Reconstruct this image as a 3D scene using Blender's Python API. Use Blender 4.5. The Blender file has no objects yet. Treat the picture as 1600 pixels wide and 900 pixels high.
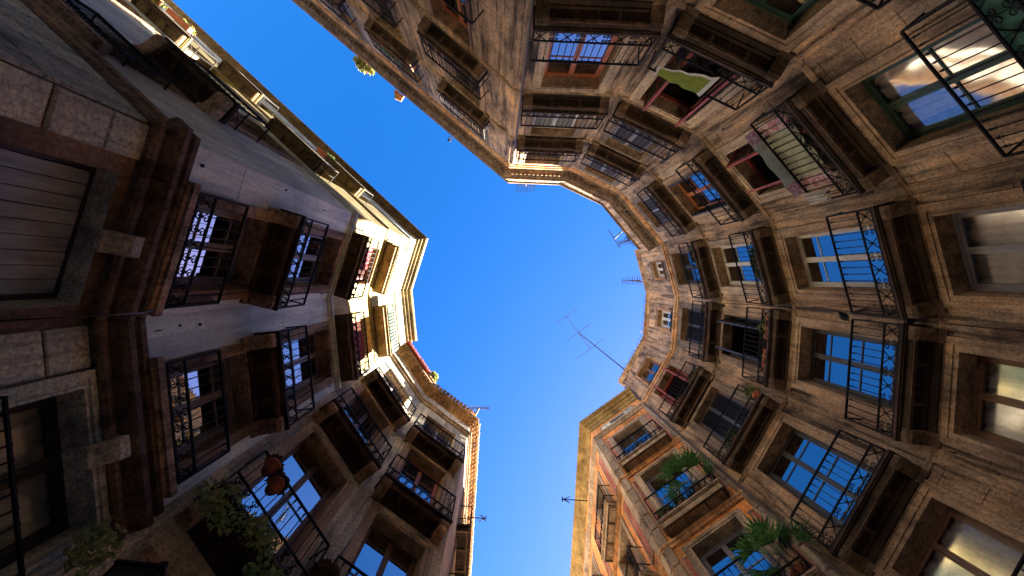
import bpy, math, random
from mathutils import Vector, Matrix
random.seed(11)
S = bpy.context.scene
COL = S.collection
EYE = 1.6                      # camera height above the paving; heights below are metres above the eye unless said otherwise

# ------------------------------------------------------------------ camera, sky, sun, exposure
cd = bpy.data.cameras.new('camera'); cam = bpy.data.objects.new('camera', cd); COL.objects.link(cam)
cam.location = (0, 0, EYE); cam.rotation_euler = (math.pi, 0, 0)      # straight up, +Y towards the bottom of the picture
cd.lens = 16.0; cd.sensor_width = 36.0; cd.shift_x = 0.0125; cd.shift_y = -0.0094
cd.clip_start = 0.05; cd.clip_end = 3000
S.camera = cam
S.view_settings.view_transform = 'Standard'; S.view_settings.look = 'None'
S.view_settings.exposure = 4.1; S.view_settings.gamma = 1.0
SUN_AZ = Vector((0.812, 0.583)).normalized(); SUN_EL = math.radians(37)
sv = Vector((SUN_AZ.x*math.cos(SUN_EL), SUN_AZ.y*math.cos(SUN_EL), math.sin(SUN_EL)))
sl = bpy.data.lights.new('sun', 'SUN'); sl.energy = 5.0; sl.angle = math.radians(0.5); sl.color = (1.0, 0.91, 0.76)
sun = bpy.data.objects.new('sun', sl); COL.objects.link(sun); sun.location = (8, 5, 40)
sun.rotation_euler = sv.to_track_quat('Z', 'Y').to_euler()
W = bpy.data.worlds.new('World'); S.world = W; W.use_nodes = True
wn = W.node_tree; wn.nodes.clear()
sky = wn.nodes.new('ShaderNodeTexSky'); sky.sky_type = 'NISHITA'; sky.sun_disc = False
sky.sun_elevation = SUN_EL; sky.sun_rotation = math.atan2(SUN_AZ.x, SUN_AZ.y)
sky.air_density = 1.3; sky.dust_density = 0.8; sky.ozone_density = 4.5
bg = wn.nodes.new('ShaderNodeBackground'); bg.inputs[1].default_value = 0.05
hs = wn.nodes.new('ShaderNodeHueSaturation'); hs.inputs['Saturation'].default_value = 1.36; hs.inputs['Value'].default_value = 1.0
wo = wn.nodes.new('ShaderNodeOutputWorld')
wn.links.new(sky.outputs[0], hs.inputs['Color']); tint = wn.nodes.new('ShaderNodeMix'); tint.data_type = 'RGBA'; tint.blend_type = 'MULTIPLY'; tint.inputs[0].default_value = 1.0; tint.inputs[7].default_value = (.53, .375, .45, 1)
wn.links.new(hs.outputs[0], tint.inputs[6]); wn.links.new(tint.outputs[2], bg.inputs[0]); wn.links.new(bg.outputs[0], wo.inputs[0])
S.cycles.max_bounces = 14; S.cycles.diffuse_bounces = 12; S.cycles.glossy_bounces = 5
S.cycles.transparent_max_bounces = 12

# ------------------------------------------------------------------ materials
def nodes(name):
    m = bpy.data.materials.new(name); m.use_nodes = True; nt = m.node_tree; nt.nodes.clear()
    out = nt.nodes.new('ShaderNodeOutputMaterial'); bs = nt.nodes.new('ShaderNodeBsdfPrincipled')
    nt.links.new(bs.outputs[0], out.inputs[0]); return m, nt, bs
def noise(nt, scale, detail=6, rough=.62, stretch=(1,1,1), seed=0):
    g = nt.nodes.new('ShaderNodeNewGeometry'); mp = nt.nodes.new('ShaderNodeMapping')
    mp.inputs['Scale'].default_value = stretch; mp.inputs['Location'].default_value = (seed*3.1, seed*1.7, seed*2.3)
    n = nt.nodes.new('ShaderNodeTexNoise'); n.inputs['Scale'].default_value = scale
    n.inputs['Detail'].default_value = detail; n.inputs['Roughness'].default_value = rough
    nt.links.new(g.outputs['Position'], mp.inputs[0]); nt.links.new(mp.outputs[0], n.inputs['Vector']); return n
def ramp(nt, src, stops):
    r = nt.nodes.new('ShaderNodeValToRGB'); e = r.color_ramp.elements
    while len(e) < len(stops): e.new(.5)
    for i, (p, c) in enumerate(stops): e[i].position = p; e[i].color = (c[0], c[1], c[2], 1)
    nt.links.new(src, r.inputs[0]); return r.outputs[0]
def mix(nt, a, b, fac, mode='MULTIPLY'):
    m = nt.nodes.new('ShaderNodeMix'); m.data_type = 'RGBA'; m.blend_type = mode
    for k, v in ((0, fac), (6, a), (7, b)):
        if hasattr(v, 'links') or hasattr(v, 'is_output'): nt.links.new(v, m.inputs[k])
        else: m.inputs[k].default_value = v if k == 0 else (v[0], v[1], v[2], 1)
    return m.outputs[2]
def stone(name, stops, dark=.45, streak=.8, bump=.5, rough=.85, seed=0, grain=1.0, perpiece=.0, blot=.6):
    m, nt, bs = nodes(name)
    base = ramp(nt, noise(nt, .9, 5, .6, seed=seed).outputs[0], [(.30, stops[0]), (.46, stops[1]), (.58, stops[2]), (.72, stops[3])])
    st = ramp(nt, noise(nt, 7, 7, .68, (1, 1, .06), seed+1).outputs[0], [(.40, (dark,)*3), (.47, (.88,.86,.84)), (.54, (1.12,1.12,1.12)), (.62, (1.4,1.33,1.2))])
    c = mix(nt, base, st, streak)
    gr = ramp(nt, noise(nt, 26, 8, .75, seed=seed+2).outputs[0], [(.38, (.5,.48,.46)), (.49, (1.05,1.05,1.05)), (.60, (1.55,1.5,1.42))])
    c = mix(nt, c, gr, .8*grain)
    sp = ramp(nt, noise(nt, 7, 8, .8, seed=seed+5).outputs[0], [(.60, (1,1,1)), (.68, (.42,.38,.34))])
    c = mix(nt, c, sp, .55)
    bl = ramp(nt, noise(nt, 1.7, 7, .7, (1, 1, .35), seed+7).outputs[0], [(.38, (.35,.31,.28)), (.46, (.85,.83,.80)), (.54, (1.1,1.07,1.0)), (.63, (1.55,1.36,1.05))])
    c = mix(nt, c, bl, blot)
    if perpiece:
        oi = nt.nodes.new('ShaderNodeObjectInfo')
        c = mix(nt, c, ramp(nt, oi.outputs['Random'], [(0, (1-perpiece,)*3), (1, (1+perpiece*.6,)*3)]), 1.0)
    nt.links.new(c, bs.inputs['Base Color']); bs.inputs['Roughness'].default_value = rough
    bs.inputs['Specular IOR Level'].default_value = .25
    b = nt.nodes.new('ShaderNodeBump'); b.inputs['Strength'].default_value = bump; b.inputs['Distance'].default_value = .02
    nt.links.new(noise(nt, 16, 9, .72, seed=seed+3).outputs[0], b.inputs['Height'])
    nt.links.new(b.outputs[0], bs.inputs['Normal']); return m
def plain(name, c, rough=.6, metal=0, var=.25, scale=14, bump=0, spec=.4, stretch=(1,1,1)):
    m, nt, bs = nodes(name)
    r = ramp(nt, noise(nt, scale, 6, .65, stretch).outputs[0], [(.3, tuple(x*(1-var) for x in c)), (.5, c), (.72, tuple(min(1, x*(1+var)) for x in c))])
    nt.links.new(r, bs.inputs['Base Color']); bs.inputs['Roughness'].default_value = rough
    bs.inputs['Metallic'].default_value = metal; bs.inputs['Specular IOR Level'].default_value = spec
    if bump:
        b = nt.nodes.new('ShaderNodeBump'); b.inputs['Strength'].default_value = bump; b.inputs['Distance'].default_value = .01
        nt.links.new(noise(nt, scale*2, 8, .7, stretch).outputs[0], b.inputs['Height']); nt.links.new(b.outputs[0], bs.inputs['Normal'])
    return m
def glass(name, tint=(.55,.6,.62), refl=.36, wav=.05, rough=.015, top=1.0):
    m = bpy.data.materials.new(name); m.use_nodes = True; nt = m.node_tree; nt.nodes.clear()
    out = nt.nodes.new('ShaderNodeOutputMaterial'); tr = nt.nodes.new('ShaderNodeBsdfTransparent'); gl = nt.nodes.new('ShaderNodeBsdfGlossy')
    tr.inputs[0].default_value = (*tint, 1); gl.inputs[0].default_value = (.90,.88,.90,1); gl.inputs['Roughness'].default_value = rough
    fr = nt.nodes.new('ShaderNodeLayerWeight'); fr.inputs[0].default_value = .35
    mr = nt.nodes.new('ShaderNodeMapRange'); mr.inputs[3].default_value = refl; mr.inputs[4].default_value = top
    nt.links.new(fr.outputs['Fresnel'], mr.inputs[0])
    b = nt.nodes.new('ShaderNodeBump'); b.inputs['Strength'].default_value = wav; b.inputs['Distance'].default_value = .03
    nt.links.new(noise(nt, 1.6, 1, .3).outputs[0], b.inputs['Height']); nt.links.new(b.outputs[0], gl.inputs['Normal'])
    mx = nt.nodes.new('ShaderNodeMixShader'); nt.links.new(mr.outputs[0], mx.inputs[0])
    nt.links.new(tr.outputs[0], mx.inputs[1]); nt.links.new(gl.outputs[0], mx.inputs[2]); nt.links.new(mx.outputs[0], out.inputs[0])
    return m
def fabric(name, c, stripe=None, tr=.3):
    m, nt, bs = nodes(name)
    col = ramp(nt, noise(nt, 9, 5, .6).outputs[0], [(.3, tuple(x*.72 for x in c)), (.6, c)])
    if stripe:
        w = nt.nodes.new('ShaderNodeTexNoise'); w.inputs['Scale'].default_value = 18
        tc = nt.nodes.new('ShaderNodeTexCoord'); nt.links.new(tc.outputs['Object'], w.inputs['Vector'])
        col = mix(nt, col, stripe, ramp(nt, w.outputs[0], [(.5, (0,0,0)), (.54, (1,1,1))]), 'MIX')
    nt.links.new(col, bs.inputs['Base Color']); bs.inputs['Roughness'].default_value = .9; bs.inputs['Specular IOR Level'].default_value = .1
    out = [n for n in nt.nodes if n.type == 'OUTPUT_MATERIAL'][0]
    t = nt.nodes.new('ShaderNodeBsdfTranslucent'); nt.links.new(col, t.inputs[0])
    mx = nt.nodes.new('ShaderNodeMixShader'); mx.inputs[0].default_value = tr
    nt.links.new(bs.outputs[0], mx.inputs[1]); nt.links.new(t.outputs[0], mx.inputs[2]); nt.links.new(mx.outputs[0], out.inputs[0]); return m
def leafmat(name, c1, c2):
    m, nt, bs = nodes(name)
    col = ramp(nt, noise(nt, 22, 4, .6).outputs[0], [(.35, c1), (.62, c2)])
    nt.links.new(col, bs.inputs['Base Color']); bs.inputs['Roughness'].default_value = .5
    out = [n for n in nt.nodes if n.type == 'OUTPUT_MATERIAL'][0]
    t = nt.nodes.new('ShaderNodeBsdfTranslucent'); nt.links.new(col, t.inputs[0])
    mx = nt.nodes.new('ShaderNodeMixShader'); mx.inputs[0].default_value = .35
    nt.links.new(bs.outputs[0], mx.inputs[1]); nt.links.new(t.outputs[0], mx.inputs[2]); nt.links.new(mx.outputs[0], out.inputs[0]); return m
M = {}
M['sand'] = stone('brown_sandstone', [(.16,.115,.08), (.31,.215,.14), (.39,.275,.18), (.34,.28,.215)], .28, 1.0, 1.2, perpiece=.12, blot=1.0)
M['sand_trim'] = stone('carved_sandstone', [(.19,.125,.08), (.30,.205,.13), (.37,.265,.175), (.29,.23,.175)], .45, .7, .5, seed=4)
M['orange_trim'] = stone('ochre_sandstone', [(.34,.17,.07), (.47,.25,.11), (.50,.30,.16), (.42,.29,.18)], .5, .7, .45, seed=5)
M['dark_slab'] = stone('stained_shaded_stone', [(.022,.014,.009), (.045,.027,.017), (.07,.042,.026), (.034,.024,.017)], .5, .6, .4, seed=6)  # stained balcony stone; the underside shade is put into this near-black colour
M['greystone'] = stone('grey_ashlar', [(.36,.40,.35), (.47,.52,.46), (.53,.58,.52), (.44,.46,.39)], .5, .6, .8, seed=7, perpiece=.16)
M['rust_stone'] = stone('rusty_brown_stone', [(.18,.125,.085), (.29,.21,.15), (.38,.29,.21), (.32,.27,.22)], .4, .8, .6, seed=8)
M['pale'] = stone('pale_marble_render', [(.52,.62,.59), (.62,.74,.71), (.68,.80,.78), (.74,.82,.76)], .62, .5, .25, .55, seed=9, grain=.4, perpiece=.06, blot=.35)
M['cream'] = stone('cream_render', [(.21,.165,.06), (.27,.22,.085), (.33,.275,.13), (.42,.38,.27)], .6, .6, .3, seed=10, grain=.6, blot=.5)
M['ochre'] = stone('ochre_cornice', [(.15,.10,.035), (.25,.175,.07), (.33,.24,.10), (.22,.15,.065)], .5, .5, .3, seed=11)
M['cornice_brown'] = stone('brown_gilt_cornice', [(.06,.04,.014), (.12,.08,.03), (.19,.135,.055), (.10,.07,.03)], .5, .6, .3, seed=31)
M['tan'] = stone('tan_grey_stone', [(.38,.36,.29), (.47,.45,.37), (.55,.53,.44), (.48,.47,.41)], .5, .7, .6, seed=12, perpiece=.1)
M['orange'] = stone('orange_render', [(.52,.20,.065), (.70,.29,.09), (.74,.34,.12), (.56,.27,.12)], .5, .6, .6, seed=13, perpiece=.1)
M['terracotta'] = stone('red_terracotta_panel', [(.30,.085,.05), (.40,.13,.08), (.46,.19,.13), (.36,.13,.09)], .6, .5, 1.0, seed=14)
M['pinkgrey'] = stone('grey_pink_trim', [(.27,.205,.14), (.37,.285,.20), (.43,.34,.245), (.36,.29,.22)], .6, .6, .4, seed=15)
M['mortar'] = stone('old_mortar', [(.10,.075,.055), (.15,.11,.08), (.19,.145,.105), (.13,.10,.075)], .5, .6, .8, seed=16)
M['mortar_pale'] = stone('pale_mortar', [(.30,.29,.27), (.38,.37,.35), (.44,.43,.41), (.40,.38,.35)], .5, .6, .6, seed=17)
M['brick'] = stone('eave_brickwork', [(.20,.10,.05), (.32,.18,.09), (.40,.26,.13), (.22,.15,.09)], .4, .5, 1.0, seed=18)
M['tile'] = plain('red_roof_tile', (.24,.035,.018), .7, var=.35, scale=8, bump=.4)
M['paving'] = stone('plaza_paving', [(.32,.29,.25), (.40,.36,.31), (.46,.42,.37), (.38,.34,.30)], .6, .3, .5, seed=19)
M['iron'] = plain('black_wrought_iron', (.016,.012,.010), .75, 0, .4, 30, spec=.15)
M['ledge'] = stone('sooty_brown_ledge', [(.06,.043,.03), (.105,.078,.056), (.15,.115,.085), (.11,.09,.07)], .4, .8, .6, seed=21)
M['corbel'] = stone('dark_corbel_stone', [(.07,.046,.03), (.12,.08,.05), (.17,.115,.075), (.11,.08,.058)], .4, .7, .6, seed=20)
M['greeniron'] = plain('green_sheet_panel', (.03,.12,.07), .6, 0, .3)
M['glass'] = glass('window_glass')
M['glass2'] = glass('old_wavy_glass', (.9,.9,.9), .04, .30, .05, .30)
M['glassdim'] = glass('dim_glass', (.92,.92,.92), .03, .03, .10, .35)
M['lampglass'] = plain('shaded_lantern_glass', (.05,.055,.065), .3, 0, .2)  # shade on the lantern panes is put into the dark glass colour
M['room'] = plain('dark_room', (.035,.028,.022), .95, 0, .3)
M['f_dark'] = plain('dark_window_paint', (.045,.038,.032), .5, 0, .3, 20, stretch=(1,1,.2))
M['f_brown'] = plain('brown_window_wood', (.17,.085,.045), .55, 0, .35, 20, stretch=(1,1,.2))
M['f_orange'] = plain('varnished_orange_wood', (.40,.13,.05), .5, 0, .3, 20, stretch=(1,1,.2))
M['f_red'] = plain('faded_red_paint', (.33,.06,.035), .6, 0, .3, 20, stretch=(1,1,.2))
M['f_green'] = plain('dark_green_paint', (.022,.055,.032), .5, 0, .3, 20, stretch=(1,1,.2))
M['f_grey'] = plain('grey_lilac_paint', (.24,.22,.24), .55, 0, .25, 20, stretch=(1,1,.2))
M['f_white'] = plain('worn_white_paint', (.55,.52,.46), .55, 0, .22, 20, stretch=(1,1,.2))
M['f_rust'] = plain('brick_red_board', (.14,.035,.016), .7, 0, .2, 12)
M['boards'] = plain('weathered_grey_blue_boards', (.30,.36,.41), .6, 0, .45, 9, .4, stretch=(1.5,1.5,.25))
M['curtain'] = fabric('beige_curtain', (.72,.66,.56))
M['curtainw'] = fabric('white_curtain', (.82,.80,.76))
M['curtainb'] = fabric('blue_lilac_curtain', (.28,.34,.62))
M['greencloth'] = fabric('olive_green_cloth', (.30,.36,.06), tr=.4)
M['creamcloth'] = fabric('cream_green_bedspread', (.55,.56,.40))
M['pinkcloth'] = fabric('pink_striped_cloth', (.62,.30,.32), (.75,.62,.60))
M['laundry'] = fabric('red_laundry', (.30,.015,.035), (.16,.12,.10))
M['whitecloth'] = fabric('white_cloth', (.72,.69,.62))
M['slatgreen'] = plain('green_wooden_slats', (.002,.028,.008), .6, 0, .35, 30)
M['pot'] = plain('terracotta_pot', (.42,.13,.06), .75, 0, .25, 12)
M['leaf'] = leafmat('green_leaves', (.035,.085,.018), (.12,.22,.055))
M['leafy'] = leafmat('yellow_green_leaves', (.09,.12,.03), (.30,.33,.09))
M['leafl'] = leafmat('pale_green_leaves', (.16,.24,.06), (.46,.56,.22))
M['leafd'] = leafmat('dark_reddish_leaves', (.07,.03,.02), (.20,.09,.05))
M['palmleaf'] = leafmat('palm_leaves', (.04,.13,.03), (.16,.36,.08))
M['flower'] = plain('red_flowers', (.50,.03,.04), .7, 0, .3)
M['flowerp'] = plain('magenta_flowers', (.38,.02,.14), .7, 0, .3)
M['flowero'] = plain('orange_flowers', (.65,.22,.10), .7, 0, .3)
M['stem'] = plain('woody_stem', (.12,.08,.05), .8)
M['pigeon'] = plain('slate_feathers', (.06,.065,.075), .7, 0, .3, 20)
M['steel'] = plain('aluminium_antenna', (.03,.028,.027), .7, 0, .2)
M['black'] = plain('black_plastic', (.012,.012,.013), .25, 0, .2, spec=.6)
M['greyplastic'] = plain('grey_plastic', (.30,.31,.36), .5)
M['pipe'] = plain('brown_lead_pipe', (.12,.085,.06), .6, .2, .3)
FL = {}
for k, c in (('blue', (.03,.16,.60)), ('yellow', (.75,.60,.05)), ('teal', (.02,.35,.33)), ('red', (.65,.04,.05)), ('orange', (.75,.25,.05)), ('white', (.75,.75,.75))):
    FL[k] = fabric('paper_' + k, c, tr=.5)

# ------------------------------------------------------------------ mesh and object helpers
class MB:
    def __init__(s): s.v = []; s.f = []; s.m = []; s.sm = []
    def add(s, vs, fs, mi=0, smooth=False):
        n = len(s.v); s.v += [tuple(v) for v in vs]
        for f in fs: s.f.append(tuple(n+i for i in f)); s.m.append(mi); s.sm.append(smooth)
        return s
    def box(s, x0, x1, y0, y1, z0, z1, mi=0):
        return s.add([(x0,y0,z0),(x1,y0,z0),(x1,y1,z0),(x0,y1,z0),(x0,y0,z1),(x1,y0,z1),(x1,y1,z1),(x0,y1,z1)],
                     [(0,3,2,1),(4,5,6,7),(0,1,5,4),(1,2,6,5),(2,3,7,6),(3,0,4,7)], mi)
    def block(s, x0, x1, z0, z1, y, ch=.012, y0=-.01):       # stone with chamfered face, proud of the wall
        return s.add([(x0,y0,z0),(x1,y0,z0),(x1,y0,z1),(x0,y0,z1),(x0+ch,y,z0+ch),(x1-ch,y,z0+ch),(x1-ch,y,z1-ch),(x0+ch,y,z1-ch)],
                     [(7,6,5,4),(4,5,1,0),(5,6,2,1),(6,7,3,2),(7,4,0,3)])
    def ring(s, x0, x1, z0, z1, w, y0, y1, mi=0, wb=None):
        wb = w if wb is None else wb
        a = [(x0,z0),(x1,z0),(x1,z1),(x0,z1)]; b = [(x0+w,z0+wb),(x1-w,z0+wb),(x1-w,z1-w),(x0+w,z1-w)]
        vs = [(x,y1,z) for x, z in a]+[(x,y1,z) for x, z in b]+[(x,y0,z) for x, z in a]+[(x,y0,z) for x, z in b]
        fs = []
        for i in range(4):
            j = (i+1) % 4
            fs += [(i,4+i,4+j,j), (8+i,i,j,8+j), (4+i,12+i,12+j,4+j), (12+i,8+i,8+j,12+j)]
        return s.add(vs, fs, mi)
    def tube(s, pts, r, n=4, mi=0, smooth=False, r1=None):
        pts = [Vector(p) for p in pts]; N = len(pts); vs = []; r1 = r if r1 is None else r1
        for i, p in enumerate(pts):
            d = (pts[min(i+1, N-1)]-pts[max(i-1, 0)]).normalized()
            u = d.cross(Vector((0,0,1)) if abs(d.z) < .9 else Vector((0,1,0))).normalized(); w = d.cross(u)
            rr = r+(r1-r)*i/max(1, N-1)
            for k in range(n):
                a = 2*math.pi*(k+.5)/n; vs.append(p+u*rr*math.cos(a)+w*rr*math.sin(a))
        fs = [(i*n+k, i*n+(k+1) % n, (i+1)*n+(k+1) % n, (i+1)*n+k) for i in range(N-1) for k in range(n)]
        fs += [tuple(range(n))[::-1], tuple((N-1)*n+k for k in range(n))]
        return s.add(vs, fs, mi, smooth)
    def lathe(s, prof, n=12, c=(0,0), mi=0, smooth=True):
        vs = [(c[0]+r*math.cos(2*math.pi*k/n), c[1]+r*math.sin(2*math.pi*k/n), z) for r, z in prof for k in range(n)]
        fs = [(i*n+k, i*n+(k+1) % n, (i+1)*n+(k+1) % n, (i+1)*n+k) for i in range(len(prof)-1) for k in range(n)]
        fs += [tuple(range(n))[::-1], tuple((len(prof)-1)*n+k for k in range(n))]
        return s.add(vs, fs, mi, smooth)
    def mesh(s, name, mats):
        me = bpy.data.meshes.new(name); me.from_pydata(s.v, [], s.f)
        for m in (mats if isinstance(mats, (list, tuple)) else [mats]): me.materials.append(m)
        me.polygons.foreach_set('material_index', s.m); me.polygons.foreach_set('use_smooth', s.sm); me.update(); return me
WM = {}
def T(x=0, y=0, z=0): return Matrix.Translation((x, y, z))
def link(name, data, mtx=None, parent=None, **kw):
    o = bpy.data.objects.new(name, data); COL.objects.link(o); mtx = mtx or Matrix.Identity(4); WM[o] = mtx
    if parent: o.parent = parent; o.matrix_basis = WM[parent].inverted() @ mtx
    else: o.matrix_basis = mtx
    for k, v in kw.items(): o[k] = v
    return o
def thing(name, label, cat, mtx, group=None, data=None):
    o = link(name, data, mtx, None, label=label, category=cat)
    if group: o['group'] = group
    return o
CACHE = {}
def cached(key, fn):
    if key not in CACHE: CACHE[key] = fn()
    return CACHE[key]

# ------------------------------------------------------------------ plan of the little square (metres, camera at 0,0)
C01 = (-10.96,-13.76); C12 = (.395,-4.17); C23 = (2.62,-4.07); C34 = (4.44,-3.20); C45 = (6.045,-1.27)
C56 = (6.55,.62); C67 = (6.41,2.60); C78 = (5.28,4.60); D12 = (3.52,5.86); D29 = (2.80,17.5)
A69 = (-1.74,17.0); A56 = (-1.03,5.15); A45 = (-2.55,4.02); A34 = (-3.60,2.45); A23 = (-3.80,.42); A12 = (-3.23,-1.42); A19 = (-14.98,-12.32)
class Fac:
    def __init__(s, P, Q):
        s.P = Vector((P[0], P[1], EYE)); d = Vector((Q[0]-P[0], Q[1]-P[1], 0)); s.W = d.length; t = d.normalized(); n = Vector((-t.y, t.x, 0))
        s.F = Matrix(((t.x,n.x,0,s.P.x),(t.y,n.y,0,s.P.y),(0,0,1,EYE),(0,0,0,1)))
def sweep(pts, prof, name, mat, parent, smooth=False, **kw):
    P = [Vector(p) for p in pts]; N = []
    for i in range(len(P)-1):
        t = (P[i+1]-P[i]).normalized(); N.append(Vector((-t.y, t.x)))
    vs = []; k = len(prof)
    for i, p in enumerate(P):
        if i == 0: m = N[0]
        elif i == len(P)-1: m = N[-1]
        else: m = (N[i-1]+N[i])/(1+N[i-1].dot(N[i]))
        for o, z in prof: vs.append((p.x+m.x*o, p.y+m.y*o, z+EYE))
    fs = [(i*k+j, i*k+(j+1) % k, (i+1)*k+(j+1) % k, (i+1)*k+j) for i in range(len(P)-1) for j in range(k)]
    fs += [tuple(range(k))[::-1], tuple((len(P)-1)*k+j for j in range(k))]
    b = MB(); b.add(vs, fs, 0, smooth); return link(name, b.mesh(name, mat), None, parent, **kw)

# ------------------------------------------------------------------ facade wall with openings, stones laid on it
def wall(bld, fac, z0, z1, ops, mat, room=1.0, rev=.24, revmat=None):
    W = fac.W; xs = sorted({0, W} | {o[0]-o[3]/2 for o in ops} | {o[0]+o[3]/2 for o in ops}); zs = sorted({z0, z1} | {o[1] for o in ops} | {o[2] for o in ops})
    b = MB()
    for i in range(len(xs)-1):
        for j in range(len(zs)-1):
            cx = (xs[i]+xs[i+1])/2; cz = (zs[j]+zs[j+1])/2
            if any(abs(cx-o[0]) < o[3]/2 and o[1] < cz < o[2] for o in ops): continue
            b.add([(xs[i],0,zs[j]),(xs[i+1],0,zs[j]),(xs[i+1],0,zs[j+1]),(xs[i],0,zs[j+1])], [(3,2,1,0)])
    for o in ops:
        a, c, p, q = o[0]-o[3]/2, o[0]+o[3]/2, o[1], o[2]
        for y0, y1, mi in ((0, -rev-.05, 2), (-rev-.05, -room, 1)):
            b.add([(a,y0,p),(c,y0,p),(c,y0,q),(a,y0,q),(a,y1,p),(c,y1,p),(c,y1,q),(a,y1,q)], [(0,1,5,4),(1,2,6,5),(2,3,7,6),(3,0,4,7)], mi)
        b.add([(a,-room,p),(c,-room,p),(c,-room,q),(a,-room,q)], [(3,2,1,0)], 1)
    return link('wall', b.mesh('wall', [mat, M['room'], revmat or mat]), fac.F, bld)
def stones(fac, z0, z1, avoid, ch, wmin, wmax, s0=0.0, s1=None, gap=.006):
    s1 = fac.W if s1 is None else s1; out = []; z = z0; row = 0
    while z < z1-.06:
        h = min(ch*random.uniform(.9, 1.1), z1-z)
        if z1-(z+h) < .12: h = z1-z
        cuts = [(a, c) for a, c, p, q in avoid if p < z+h-.02 and q > z+.02]; x = s0; spans = []
        for a, c in sorted(cuts):
            if a > x: spans.append((x, a))
            x = max(x, c)
        if x < s1: spans.append((x, s1))
        for a, c in spans:
            x = a
            if c-a < .04: continue
            first = random.uniform(.4, 1)*wmax if row % 2 else random.uniform(wmin, wmax)
            while x < c-1e-4:
                w = first if x == a else random.uniform(wmin, wmax)
                if c-(x+w) < wmin*.6: w = c-x
                out.append((fac, x+gap/2, x+w-gap/2, z+gap/2, z+h-gap/2)); x += w
        z += h; row += 1
    return out
def lay(bld, blocks, mat, proud=.012, name='stone_block', cham=.010, limit=285):
    def size(b):
        f, x0, x1, z0, z1 = b; p = f.F @ Vector(((x0+x1)/2, 0, (z0+z1)/2)); h = p.z-EYE
        if h < 2.5 or abs(p.x/h*711) > 860 or abs(p.y/h*711) > 500: return -h
        return (x1-x0)*(z1-z0)/(h*h)
    bl = sorted(blocks, key=size, reverse=True); rest = bl[limit:]
    for f, x0, x1, z0, z1 in bl[:limit]:
        b = MB(); cx, cz = (x0+x1)/2, (z0+z1)/2
        b.block(x0-cx, x1-cx, z0-cz, z1-cz, proud*random.uniform(.5, 1.5), cham, -.004)
        link(name, b.mesh(name, mat), f.F @ T(cx, 0, cz), bld)
    if rest:
        b = MB()
        for f, x0, x1, z0, z1 in rest:
            t = MB(); t.block(x0, x1, z0, z1, proud*random.uniform(.5, 1.5), cham, -.004)
            b.add([f.F @ Vector(v) for v in t.v], t.f)
        link('stone_blocks', b.mesh('stone_blocks', mat), None, bld, kind='stuff')

# ------------------------------------------------------------------ windows
def leafmesh(w, h, rows, fm):
    def f():
        b = MB(); b.ring(-w/2, w/2, 0, h, .05, -.022, .022, wb=.12)
        for r in rows[1:-1]: z = h*r; b.box(-w/2+.05, w/2-.05, -.015, .015, z-.014, z+.014)
        return b.mesh('casement', M[fm])
    return cached(('leaf', round(w, 3), round(h, 3), tuple(rows), fm), f)
def panemesh(w, h, gm):
    return cached(('pane', round(w, 3), round(h, 3), gm), lambda: MB().box(-w/2, w/2, -.003, .003, -h/2, h/2).mesh('pane', M[gm]))
def curtainmesh(w, h, m):
    def f():
        b = MB(); n = 40; vs = []
        for j in range(2):
            for i in range(n+1):
                x = -w/2+w*i/n; vs.append((x, .025*math.sin(i*1.35)+.012*math.sin(i*.6+j), j*h))
        b.add(vs, [(i, n+1+i, n+2+i, i+1) for i in range(n)], 0, True); return b.mesh('curtain', M[m])
    return cached(('cur', round(w, 3), round(h, 3), m), f)
def shuttermesh(w, h, m):
    def f():
        b = MB(); b.ring(-w/2, w/2, 0, h, .045, -.018, .018); z = .07
        while z < h-.07:
            b.add([(-w/2+.045,-.016,z),(w/2-.045,-.016,z),(w/2-.045,.016,z-.03),(-w/2+.045,.016,z-.03),
                   (-w/2+.045,-.016,z+.008),(w/2-.045,-.016,z+.008),(w/2-.045,.016,z-.022),(-w/2+.045,.016,z-.022)], [(0,3,2,1),(4,5,6,7),(0,1,5,4),(2,3,7,6)]); z += .05
        return b.mesh('shutter', M[m])
    return cached(('shut', round(w, 3), round(h, 3), m), f)
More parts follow.
